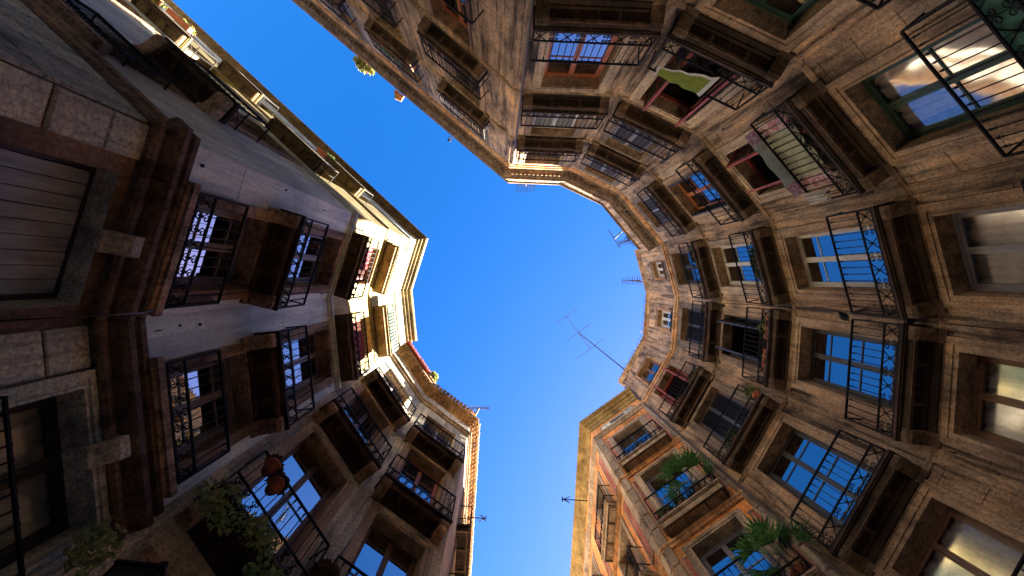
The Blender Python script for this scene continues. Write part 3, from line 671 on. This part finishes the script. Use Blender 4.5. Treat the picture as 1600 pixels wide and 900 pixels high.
for fac in (facA3, facA2, facA1):
    for s in colsA[fac]:
        for i, (a, c) in enumerate(FL_A):
            if i == 0 and fac is facA1: continue
            kw = dict(fr[i])
            if i == 0 and fac is facA3: kw = dict(frame='f_dark', rows=(0,.6,1), glass='glassdim', curtain='curtainw', label='dark window behind an iron grille')
            if i == 1 and fac is facA1: kw = dict(frame='f_dark', shutter='f_grey')
            window(bA, fac, s, a, c, 1.22 if i == 0 else 1.02, surround=('greystone' if i == 0 else 'rust_stone') if i < 3 else 'cream', sw=.15, **kw)
            if i == 0:
                if fac is facA3:
                    b = MB(); w = 1.42
                    for z in (.6, 1.5, 2.35, 3.35): b.box(-w/2, w/2, .10, .125, z-.012, z+.012)
                    n = 12
                    for k in range(n+1): x = -w/2+w*k/n; b.box(x-.007, x+.007, .10, .114, .4, 3.38)
                    for x in (-w/2, w/2): b.box(x-.01, x+.01, -.01, .11, 3.34, 3.36); b.box(x-.01, x+.01, -.01, .11, .6, .62)
                    link('window_grille', b.mesh('window_grille', M['iron']), fac.F @ T(s, 0, 0), bA)
                continue
            if i == 1:                                             # rail standing on the ledge
                b = MB(); b.box(-.74, .74, -.2, .15, 4.80, 4.90); b.box(-.70, .70, -.2, .12, 4.74, 4.80); link('sill', b.mesh('sill', M['rust_stone']), fac.F @ T(s, 0, .003), bA)
                link('railing', railmesh(1.30, .13, 'scroll', .98), fac.F @ T(s, 0, 4.90), bA); continue
            balcony(bA, fac, s, a, 1.46, .36, 'scroll' if i < 4 else 'plain', 'dark_slab' if i < 3 else 'cornice_brown', 'rust_stone' if i < 3 else None, .10)

# ================================================================== small things
fixings(bC, (facC1, facC2, facC3, facC4), 4, 16, 9, 3); fixings(bE, (facC5, facC6, facC7), 4, 17, 9, 4); fixings(bD, (facD1,), 7, 16, 6, 5); fixings(bB, (facA4, facA5), 4, 14, 7, 6); fixings(bA, (facA1, facA2, facA3), 3, 10, 6, 7)
AT = lambda x, y, z: Vector((x, y, z+EYE))
def R2(fac, s, o, z): return fac.F @ T(s, o, z)
def cable(label, pts, r=.008, mat='black'):
    b = MB(); o = Vector(pts[0]); b.tube([Vector(p)-o for p in pts], r, 5, smooth=True)
    return thing('wall_cable', label, 'cable', T(*o), None, b.mesh('wall_cable', M[mat]))
def fpt(fac, s, o, z): return tuple(fac.F @ Vector((s, o, z)))
def sag(p, q, d, n=10): 
    p, q = Vector(p), Vector(q); return [tuple(p.lerp(q, i/n)-Vector((0, 0, d*math.sin(math.pi*i/n)))) for i in range(n+1)]
cable('thin black cable running up the pale wall panel between the two left window columns', [fpt(facA2, .16, .03, 2.2), fpt(facA2, .14, .20, 4.5), fpt(facA2, .10, .03, 5.2), fpt(facA2, .22, .03, 7), fpt(facA2, .12, .03, 9.9)])
cable('thin cable looping across the tan wall left of the lowest front balcony windows', [fpt(facA5, facA5.W-.12, .03, 4), fpt(facA5, facA5.W-.2, .03, 6.5), fpt(facA5, facA5.W-.28, .04, 8.2), fpt(facA5, facA5.W-.12, .03, 9.5)])
cable('dark pipe running up the seam between the orange and the sandstone buildings', [fpt(facC7, facC7.W-.04, .06, z) for z in (1, 6, 11, 16, 19)], .035, 'pipe')
cable('cable strung along the top storey string course of the right hand building', [fpt(facC5, .1, .14, 16.5), fpt(facC5, facC5.W, .14, 16.42), fpt(facC6, .05, .14, 16.42), fpt(facC6, facC6.W, .14, 16.45), fpt(facC7, .05, .14, 16.4), fpt(facC7, facC7.W-.1, .14, 16.5)])
cable('black cable running down the pier between the two large right hand balconies', [fpt(facC6, .03, .03, 5), fpt(facC6, .05, .04, 7), fpt(facC6, .02, .05, 9.8), fpt(facC6, .1, .05, 13.2)])
cable('brown downpipe on the pier at the top of the photo between street and square', [fpt(facC2, .10, .06, z) for z in (1, 6, 11, 16.5)], .03, 'pipe')
cable('thin wire sagging between two top balconies of the pale building', sag(fpt(facA3, .3, .05, 13.2), fpt(facA3, 1.9, .05, 13.25), .1), .008)

def leaves(n, spread, size, mats_index=0, droop=0., seed=0, elong=2.0):
    rnd = random.Random(seed); b = MB()
    for _ in range(n):
        while True:
            p = Vector((rnd.uniform(-1, 1), rnd.uniform(-1, 1), rnd.uniform(-1, 1)))
            if p.length < 1: break
        c = Vector((p.x*spread[0], p.y*spread[1], p.z*spread[2]-droop*abs(p.x)))
        d = Vector((rnd.gauss(0, 1), rnd.gauss(0, 1), rnd.gauss(0, 1))).normalized(); u = d.orthogonal().normalized()
        s = size*rnd.uniform(.6, 1.4); w = u*s*.5; l = d*s*elong*.5; k = d.cross(u)*s*.15
        b.add([c-l, c-w+k, c+l, c+w+k], [(0,1,2,3)], mats_index)
    return b
def potted(label, fac, s, o, z, spread=(.22,.14,.2), n=220, leaf='leaf', flower=None, pot=True, size=.06, nm='potted_plant', group=None, seed=None, box=False, cat='plant', dz=.0):
    seed = seed if seed is not None else int(s*97+z*31+n) ; Mx = R2(fac, s, o, z)
    t = thing(nm, label, cat, Mx, group); ph = .17
    if pot:
        b = MB()
        if box: b.box(-spread[0], spread[0], -.075, .075, 0, .15); b.box(-spread[0]-.012, spread[0]+.012, -.087, .087, .13, .16)
        else: b.lathe([(.0,0),(.07,0),(.10,.14),(.115,.145),(.115,.175),(.10,.18),(.0,.16)], 12)
        link('pot', b.mesh('pot', M['pot']), Mx, t)
    C = T(0, 0, ph+spread[2]*.7+dz)
    b = leaves(n, spread, size, 0, .05, seed); link('foliage', b.mesh('foliage', M[leaf]), Mx @ C, t, kind='stuff')
    b = MB(); rnd = random.Random(seed)
    for _ in range(7):
        x, y, zz = rnd.uniform(-.8, .8)*spread[0], rnd.uniform(-.8, .8)*spread[1], rnd.uniform(0, .9)*spread[2]
        b.tube([(x*.1, 0, .12), (x*.6, y*.5, ph+zz*.5), (x, y, ph+spread[2]*.7+zz)], .005, 3)
    link('stem', b.mesh('stem', M['stem']), Mx, t)
    if flower:
        b = leaves(max(14, n//5), tuple(v*1.05 for v in spread), size*.8, 0, 0, seed+5, 1.1); link('flower', b.mesh('flower', M[flower]), Mx @ C, t, kind='stuff')
    return t
def palm(label, fac, s, o, z, n=22, L=.55, seed=1, mat='palmleaf'):
    rnd = random.Random(seed); Mx = R2(fac, s, o, z); t = thing('potted_palm', label, 'palm', Mx, 'palms on the orange building\'s balconies')
    b = MB(); b.lathe([(0,0),(.10,0),(.14,.2),(.155,.205),(.155,.24),(.13,.24),(0,.22)], 14); link('pot', b.mesh('pot', M['pot']), Mx, t)
    b = MB(); b.tube([(0,0,.2),(.01,0,.45),(0,.02,.7)], .035, 7, r1=.025); link('trunk', b.mesh('trunk', M['stem']), Mx, t)
    b = MB()
    for i in range(n):
        a = rnd.uniform(0, 2*math.pi); el = rnd.uniform(-.3, 1.2); d = Vector((math.cos(a)*math.cos(el), math.sin(a)*math.cos(el), math.sin(el)))
        p0 = Vector((0, 0, .7)); p1 = p0+d*L*rnd.uniform(.35, .6); b.tube([p0, p1], .006, 3)
        u = d.cross(Vector((0, 0, 1))).normalized(); v = u.cross(d)
        for k in range(9):                                         # a fan of narrow blades
            f = (k-4)/4*.95; e = (d*math.cos(f)+u*math.sin(f)).normalized(); l = L*.62*rnd.uniform(.75, 1.05)
            sd = (u*math.cos(f)-d*math.sin(f))*.026; tip = p1+e*l-Vector((0, 0, .07*rnd.random()))
            b.add([p1-sd*.3, p1+e*l*.5-sd, tip, p1+e*l*.5+sd, p1+e*l*.5+v*.008], [(0,1,4,3),(1,2,3,4)])
    link('frond', b.mesh('frond', M[mat]), Mx, t)
palm('bright green fan palm standing on the upper orange balcony', facD1, .72, .16, 10.15, 17, .82, 3)
palm('dark spiky palm on the lower orange balcony at the bottom of the photo', facD1, .45, .18, 7.05, 16, .78, 8, 'palmleaf')
potted('leafy pot plant at the left end of the upper orange balcony', facD1, 1.62, .2, 10.15, (.2,.12,.2), 200, 'leafy', seed=5)
potted('small green plant on the topmost orange balcony', facD1, 1.1, .2, 13.45, (.22,.1,.15), 160, 'leafy', seed=6)
potted('yellow green plant beside the bright palm on the upper orange balcony', facD1, 1.2, .22, 10.15, (.12,.1,.22), 120, 'leaf', seed=9)
potted('long row of orange red geraniums on the right hand third floor balcony', facC6, .55, .24, 10.42, (.26,.10,.20), 240, 'leafy', 'flower', box=True, seed=21, nm='flower_box')
potted('red plant trough in the middle of the right hand third floor balcony', facC6, 1.25, .25, 10.42, (.2,.08,.10), 60, 'leaf', 'flower', box=True, seed=22, nm='flower_box')
potted('green bush overhanging the seam end of the third floor corner balcony', facC7, .30, .28, 10.45, (.16,.14,.32), 260, 'leafy', seed=23, size=.05)
potted('bushy green plant behind the railing of the shuttered lower right balcony', facC7, 1.45, .2, 10.42, (.22,.12,.22), 200, 'leaf', seed=24)
potted('pot plant with red flowers on the topmost corner balcony by the attic', facC7, .6, .2, 13.62, (.2,.1,.2), 160, 'leaf', 'flower', seed=25)
potted('second red flower pot on the topmost corner balcony nearer the orange building', facC7, 1.5, .2, 13.62, (.22,.1,.16), 140, 'leafd', 'flower', seed=26)
potted('yellowish plant on the topmost balcony under the small square attic window', facC6, .35, .2, 13.62, (.2,.12,.18), 160, 'leafy', seed=27)
potted('trailing green plant on the balcony below the end of the heavy cornice', facC5, .5, .2, 13.62, (.3,.12,.2), 220, 'leaf', seed=28)
potted('green plants with a red bloom on the third floor balcony above the blue curtains', facC5, .9, .2, 10.42, (.42,.10,.20), 260, 'leaf', 'flower', seed=29)
potted('dark green plant on the balcony over the green cloth window', facC4, 1.2, .22, 13.62, (.4,.1,.16), 160, 'leafd', seed=30)
potted('green plants hanging along a high street balcony at the top of the photo', facC1, L1-4.5, .26, 13.62, (.85,.12,.26), 420, 'leaf', box=True, seed=31, nm='flower_box', size=.07)
potted('pots of succulents inside the corner balcony at the top of the photo', facC1, L1-1.9, .2, 10.45, (.5,.1,.14), 160, 'leafd', seed=32)
potted('yellow green creeper hanging from the balcony of the lower left corner window', facA4, 1.55, .34, 4.9, (.34,.10,.34), 330, 'leafl', pot=False, seed=33, nm='climbing_plant', size=.038, dz=-.15)
potted('dense green creeper on the outer end of the lower left balcony', facA4, 1.0, .42, 5.0, (.30,.10,.26), 260, 'leafl', pot=False, seed=34, nm='climbing_plant', size=.038, dz=-.1)
potted('bright green plants at the bottom edge below the lower left balcony', facA4, .45, .42, 4.5, (.42,.12,.32), 380, 'leafl', pot=False, seed=35, nm='climbing_plant', size=.05)
potted('dark reddish shrub spilling from the near end of the lower left balcony', facA4, -.02, .34, 5.4, (.22,.16,.34), 380, 'leafd', seed=36, size=.055)
for k, (s, fl, lab) in enumerate(((1.52, 'flowerp', 'magenta geranium in a terracotta pot hooked on the lower left balcony rail'), (1.30, 'flower', 'smaller red geranium pot hung beside the magenta one on the lower left balcony'))):
    potted(lab, facA4, s, .42, 5.95 if k == 0 else 5.8, (.14,.10,.12), 110, 'leafd', fl, seed=40+k, nm='hanging_pot')
potted('trailing weeds growing from the ledge bracket at the bottom left', facA3, .18, .26, 3.45, (.24,.10,.26), 230, 'leafl', pot=False, seed=45, nm='climbing_plant', size=.035)
potted('green tuft growing on the roof corner beside the red tiles', facA4, .28, .3, 16.42, (.22,.2,.2), 260, 'leafy', pot=False, seed=46, nm='roof_weed', size=.06)
potted('yellow leaves growing over the roof edge at the top centre of the photo', facC1, L1-8.1, .15, 19.5, (.55,.25,.25), 360, 'leafy', 'flowero', pot=False, seed=47, nm='roof_weed', size=.1)
for k, s in enumerate((5.2, 9.0, 10.4, 11.8)):
    lab = ('few green sprigs on the cream balcony nearest the corner of the street front', 'green and red plants along the second high balcony of the street front', 'sunlit plants between two high balconies of the street front', 'large yellow bush on the farthest high balcony at the top left')[k]
    potted(lab, facA1, s if k else 3.0, .30, 13.62, (.3+.14*k,.12,.2+.04*k), 120+110*k, 'leafy' if k else 'leaf', 'flowero' if k == 1 else None, seed=50+k, box=True, nm='flower_box')

def cloth(name, label, cat, fac, s0, s1, z0, z1, o, mat, amp=.02, group=None, slant=0, nx=26, nz=10, over=.0, extra=None):
    b = MB(); vs = []
    for j in range(nz+1):
        for i in range(nx+1):
            u, v = i/nx, j/nz; x = s0+(s1-s0)*u; z = z1-(z1-z0)*v-slant*u*v
            vs.append((x-(s0+s1)/2, amp*math.sin(u*17+v*1.5)*(0.25+v)+amp*.5*math.sin(u*41)+over*(1-v)**2, z-(z0+z1)/2))
    mi = []
    b.add(vs, [(j*(nx+1)+i, j*(nx+1)+i+1, (j+1)*(nx+1)+i+1, (j+1)*(nx+1)+i) for j in range(nz) for i in range(nx)], 0, True)
    if extra:                                                      # pink border strips at both ends
        for k in range(len(b.f)):
            if (k % nx) < 4 or (k % nx) >= nx-4: b.m[k] = 1
    Mx = R2(fac, (s0+s1)/2, o, (z0+z1)/2)
    return thing(name, label, cat, Mx, group, b.mesh(name, [M[m] for m in ([mat]+([extra] if extra else []))]))
s4 = facC4.W/2; s3 = facC3.W/2
def drape(label, cat, name, fac, s0, s1, prof, mat, edge, seed=0, nx=24):
    b = MB(); vs = []; k = len(prof); rnd = random.Random(seed)
    for j, (o, z, sl) in enumerate(prof):
        for i in range(nx+1):
            u = i/nx; vs.append((s0+(s1-s0)*u-s0, o+.012*math.sin(u*19+j*.7), z-sl*u+.008*math.sin(u*31+j)))
    b.add(vs, [(j*(nx+1)+i, j*(nx+1)+i+1, (j+1)*(nx+1)+i+1, (j+1)*(nx+1)+i) for j in range(k-1) for i in range(nx)], 0, True)
    for q in range(len(b.f)):
        i_, j_ = q % nx, q//nx
        if edge == 'ends' and (i_ < 4 or i_ >= nx-4) or edge == 'trim' and (i_ < 1 or i_ >= nx-2 or j_ >= k-2): b.m[q] = 1
    return thing(name, label, cat, R2(fac, s0, 0, 0), None, b.mesh(name, [M[mat[0]], M[mat[1]]]))
drape('cream bedspread with pink ends draped over the balcony rail under an open window', 'bedspread', 'hanging_bedspread', facC4, s4-.78, s4+.62,
      [(.30,7.25,0),(.30,7.5,0),(.30,7.8,0),(.31,7.98,0),(.33,8.04,0),(.40,8.06,0),(.48,8.04,0),(.56,8.0,0)], ('creamcloth','pinkcloth'), 'ends')
cloth('hanging_towel', 'crumpled white cloth hanging at the end of the balcony beside the pink bedspread', 'towel', facC4, s4+.64, s4+.90, 7.45, 8.06, .39, 'whitecloth', .05, slant=-.15)
drape('olive green cloth with pale trim slung over the rail at the top', 'cloth', 'hanging_green_cloth', facC3, .30, 1.2,
      [(.30,7.9,0),(.33,8.05,0),(.37,8.03,.0),(.375,7.95,.10),(.375,7.87,.25),(.375,7.80,.40),(.375,7.76,.46)], ('greencloth','whitecloth'), 'trim')
for nm, lab, fac, s0, s1, z0, z1, m in (
    ('hanging_laundry', 'red and pink laundry on the cream balcony nearer the bottom building', facA3, .45, 1.15, 10.6, 11.35, 'laundry'),
    ('hanging_laundry', 'red and grey washing on the cream balcony by the street corner', facA2, .75, 1.3, 10.6, 11.3, 'laundry'),
    ('green_sheet_screen', 'dark green screen tied behind the iron scrolls at the top right corner', facC4, s4-.84, s4+.84, 4.04, 4.34, 'greencloth')):
    c = cloth(nm, lab, 'laundry' if nm[0] == 'h' else 'screen', fac, s0, s1, z0, z1, .30, m, .01, 'washing on the cream balconies' if nm[0] == 'h' else None)
    if nm[0] != 'h': c.data.materials[0] = M['greeniron']
for fac, lab in ((facA2, 'green slatted roller blind over the top balcony rail by the street corner'), (facA3, 'bright green slatted roller blind over the top balcony rail nearer the red tiles')):
    Mx = R2(fac, colsA[fac][0], .36, 13.60); t = thing('roller_blind', lab, 'blind', Mx, 'green blinds on the top cream balconies')
    for k in range(14):
        x = -.70+.10*k; c = MB(); c.box(x, x+.07, .02, .045, .05, .98); link('slat', c.mesh('slat', M['slatgreen']), Mx, t)
    c = MB(); c.box(-.72, .72, .0, .018, .2, .23); c.box(-.72, .72, .0, .018, .8, .83); link('batten', c.mesh('batten', M['slatgreen']), Mx, t)

# pigeon on the rail corner
Mx = R2(facC6, .09, .36, 8.06) @ Matrix.Rotation(math.radians(-65), 4, 'Z'); t = thing('pigeon', 'dark pigeon perched on the balcony rail corner at the right', 'bird', Mx)
b = MB(); prof = [(-.20,.035,.012,.008),(-.12,.04,.032,.014),(-.07,.07,.045,.045),(0,.095,.055,.06),(.06,.115,.05,.055),(.10,.15,.03,.032),(.125,.175,.026,.027),(.15,.18,.02,.02),(.168,.178,.004,.004)]
vs = []; N = 12
for x, z, ry, rz in prof:
    for k in range(N): a = 2*math.pi*k/N; vs.append((x, ry*math.cos(a), z+rz*math.sin(a)))
b.add(vs, [(i*N+k, i*N+(k+1) % N, (i+1)*N+(k+1) % N, (i+1)*N+k) for i in range(len(prof)-1) for k in range(N)]+[tuple(range(N))[::-1], tuple((len(prof)-1)*N+k for k in range(N))], 0, True)
b.tube([(.165,0,.178),(.19,0,.172)], .006, 5, r1=.002)
link('bird_body', b.mesh('bird_body', M['pigeon']), Mx, t)
for sg in (-1, 1):
    b = MB(); b.add([(.07, sg*.05, .13), (.0, sg*.062, .14), (-.10, sg*.045, .085), (-.16, sg*.02, .055), (-.05, sg*.056, .075), (.05, sg*.054, .08)], [(0,1,2,3,4,5)]); link('wing', b.mesh('wing', M['pigeon']), Mx, t)
    b = MB(); b.tube([(.01, sg*.022, .05), (.0, sg*.022, .0)], .005, 5); link('leg', b.mesh('leg', M['f_red']), Mx, t)

def dome_cam(label, fac, s, z, arm=.12):
    Mx = R2(fac, s, 0, z); t = thing('security_camera', label, 'camera', Mx, 'dome cameras on the sandstone walls')
    b = MB(); b.box(-.04, .04, 0, .02, -.06, .06); b.tube([(0, .01, 0), (0, arm, .01), (0, arm+.02, -.03)], .022, 8); link('bracket', b.mesh('bracket', M['greyplastic']), Mx, t)
    b = MB(); b.lathe([(.001,-.13),(.04,-.12),(.07,-.09),(.078,-.05),(.08,-.02),(.06,0),(.001,0)], 16, (0, arm+.02)); link('dome', b.mesh('dome', M['black']), Mx, t)
dome_cam('black dome security camera on the pier between two right hand balconies', facC6, .02, 7.15)
dome_cam('round black security camera on a grey bracket at the top right edge', facC3, facC3.W-.16, 4.85, .22)

def lantern(label, x, y, z, wx, wy, ang):
    Mx = T(x, y, z+EYE) @ Matrix.Rotation(ang, 4, 'Z'); t = thing('wall_lantern', label, 'lamp', Mx, 'iron lanterns on wall brackets')
    def sq(b, a, z0, c, z1): b.add([(-a,-a,z0),(a,-a,z0),(a,a,z0),(-a,a,z0),(-c,-c,z1),(c,-c,z1),(c,c,z1),(-c,c,z1)], [(0,3,2,1),(4,5,6,7),(0,1,5,4),(1,2,6,5),(2,3,7,6),(3,0,4,7)])
    b = MB(); sq(b, .12, 0, .14, .03); sq(b, .145, .03, .125, .05)
    for sx in (-1, 1):
        for sy in (-1, 1): b.tube([(sx*.12, sy*.12, .04), (sx*.155, sy*.155, .42)], .012, 4)
    sq(b, .175, .42, .17, .45); sq(b, .165, .45, .06, .57); sq(b, .045, .57, .04, .62); b.lathe([(.001,.62),(.03,.64),(.035,.67),(.01,.71),(.001,.72)], 8)
    link('lantern_frame', b.mesh('lantern_frame', M['iron']), Mx, t)
    for k in range(4):
        R = Mx @ Matrix.Rotation(k*math.pi/2, 4, 'Z'); b = MB(); b.add([(-.112,-.118,.05),(.112,-.118,.05),(.146,-.15,.42),(-.146,-.15,.42)], [(0,1,2,3)]); link('lantern_pane', b.mesh('lantern_pane', M['lampglass']), R, t)
    iv = WM[t].inverted(); w = iv @ Vector((wx, wy, z+EYE+.1)); b = MB()
    b.tube([(0,0,-.1), (0,0,0)], .03, 8); b.tube([(0,0,-.09), tuple(w*.5+Vector((0,0,-.12))), tuple(w)], .022, 6)
    b.tube([tuple(w*.3+Vector((0,0,-.1))), tuple(w*.6+Vector((0,0,-.34))), tuple(w+Vector((0,0,-.45)))], .014, 6)
    b.lathe([(.001,-.09),(.05,-.07),(.05,-.03),(.001,-.01)], 10, (w.x*.35, w.y*.35)); link('bracket_arm', b.mesh('bracket_arm', M['iron']), Mx, t)
lantern('square black iron lantern on a bracket at the bottom left corner', -2.50, 2.14, 2.72, -3.58, 2.45, .1)
lantern('square black iron lantern seen from below at the top right edge', 3.75, -2.42, 3.15, 4.42, -3.18, .75)

def antenna(label, x, y, z, h, ang, L=1.0, n=9, lean=(0, 0), two=False, el=.35):
    Mx = T(x, y, z+EYE); t = thing('roof_antenna', label, 'antenna', Mx, 'television antennas on the roofs')
    top = Vector((lean[0], lean[1], h)); b = MB(); b.tube([(0,0,0), tuple(top)], .03, 6); link('mast', b.mesh('mast', M['steel']), Mx, t)
    for q in range(2 if two else 1):
        c = top-Vector((0, 0, .05+q*1.0)); d = Vector((math.cos(ang+q*.9), math.sin(ang+q*.9), 0)); u = Vector((-d.y, d.x, 0)); b = MB()
        b.tube([tuple(c-d*L*.5), tuple(c+d*L*.5)], .022, 4); link('boom', b.mesh('boom', M['steel']), Mx, t)
        b = MB()
        for i in range(n):
            p = c+d*(i/(n-1)-.5)*L; e = el*(1-.35*i/n); b.tube([tuple(p-u*e), tuple(p+u*e)], .018 if el > .5 else .014, 4)
        link('antenna_elements', b.mesh('antenna_elements', M['steel']), Mx, t)
antenna('tall antenna mast reaching far over the sky above the right corner of the roofs', 5.55, 4.05, 19.6, 9.5, -2.2, 2.6, 3, (-.5,-.6), False, 1.1)
antenna('yagi antenna on the roof edge at the top of the keyhole of sky', 1.2, -4.35, 19.3, 1.4, 0.1, .8, 9, (0,.15))
antenna('double yagi antenna just above the end of the heavy cornice', 5.80, -1.75, 19.5, 1.1, 2.9, .5, 8, (-.15,.1), True, .16)
antenna('thin rod antenna leaning above the curved cornice', 5.45, -2.2, 19.5, 1.3, 1.0, .9, 2, (-.2,.4), False, .03)
antenna('small yagi antenna on the roof edge above the attic windows', 6.35, .15, 19.8, 1.1, 3.1, .8, 8, (-.3,-.05), False, .22)
antenna('antenna with a short white mast on the lower left corner roof', -.95, 5.1, 16.4, 1.9, .0, .8, 11, (.15,.1), False, .12)
def bracket(label, fac, s, z, L=.55):
    b = MB(); b.tube([(0,0,0),(0,L,0)], .02, 5); b.tube([(-.12,L*.7,0),(0,L,.0),(.12,L*.7,0)], .016, 4); b.tube([(0,L*.8,-.14),(0,L*.95,.0),(0,L*.8,.14)], .016, 4); b.ring(-.07,.07,-.07,.07,.02,L-.01,L+.02)
    thing('pulley_bracket', label, 'bracket', R2(fac, s, 0, z), 'iron brackets under the eaves', b.mesh('pulley_bracket', M['iron']))
bracket('iron pulley bracket jutting from the eave of the left street building', facA6, L6-3.2, 15.9, .75)
bracket('iron pulley bracket jutting from the eave of the orange street building', facD2, 2.6, 17.3, .95)
bracket('iron bracket jutting from the roof edge of the upper street front', facC1, L1-2.9, 18.9, .4)
bracket('bronze hook on the street roof edge beside the yellow leaves', facC1, L1-7.1, 17.6, .3)
# paper flags along the attic roof edge
p0 = Vector(fpt(facC6, .2, .2, 19.9)); p1 = Vector(fpt(facC6, facC6.W-.1, .22, 19.9)); p2 = Vector(fpt(facC7, facC7.W-.4, .2, 19.9))
Mx = T(*p0); t = thing('paper_bunting', 'string of little coloured paper flags along the right hand roof edge', 'bunting', Mx)
line = sag(p0, p1, .06)+sag(p1, p2, .06)[1:]; b = MB(); b.tube([Vector(p)-p0 for p in line], .006, 4); link('string', b.mesh('string', M['black']), Mx, t)
cols_ = ['blue','yellow','teal','red','orange','blue','white','blue','teal','red','yellow','blue']
for k in range(9):
    q = Vector(line[1+int(k*2.1)])-p0; b = MB(); d = Vector((-.07, -.01, -.13)); e = Vector((0, .07, .0)) 
    b.add([q-e, q+e, q+d+e*.9+Vector((0,0,-.06)), q+d*.7+Vector((0,0,-.03)), q+d-e*.9+Vector((0,0,-.06))], [(0,1,2,3,4)])
    link('flag', b.mesh('flag', FL[cols_[k]]), Mx, t)
# carved stone head-like boss and terracotta chimney bits at the roof edge
Mx = R2(facC1, L1-6.0, .12, 19.45); t = thing('broken_cornice_tile', 'sunlit orange piece of broken cornice hanging over the street roof edge', 'tile', Mx)
b = MB(); b.add([(-.25,0,0),(.25,0,.02),(.32,.26,-.05),(.05,.34,-.08),(-.18,.12,-.03),(-.25,0,.06),(.25,0,.08),(.32,.26,.01),(.05,.34,-.02),(-.18,.12,.03)], [(0,1,2,3,4),(9,8,7,6,5),(0,5,6,1),(1,6,7,2),(2,7,8,3),(3,8,9,4),(4,9,5,0)]); link('tile_piece', b.mesh('tile_piece', M['orange_trim']), Mx, t)
Mx = R2(facA1, 1.0, 0, 3.0); t = thing('carved_ornament', 'mossy carved stone ornament on the wall at the upper left edge', 'carving', Mx)
b = MB(); b.lathe([(.001,-.16),(.03,-.14),(.05,-.05),(.035,0),(.06,.06),(.045,.12),(.001,.15)], 8, (0,.03)); b.tube([(-.03,.05,-.12),(-.08,.06,0),(-.03,.06,.12)], .018, 6); b.tube([(.03,.05,-.12),(.08,.06,0),(.03,.06,.12)], .018, 6)
link('carving', b.mesh('carving', M['leafy'] if False else M['greystone']), Mx, t)
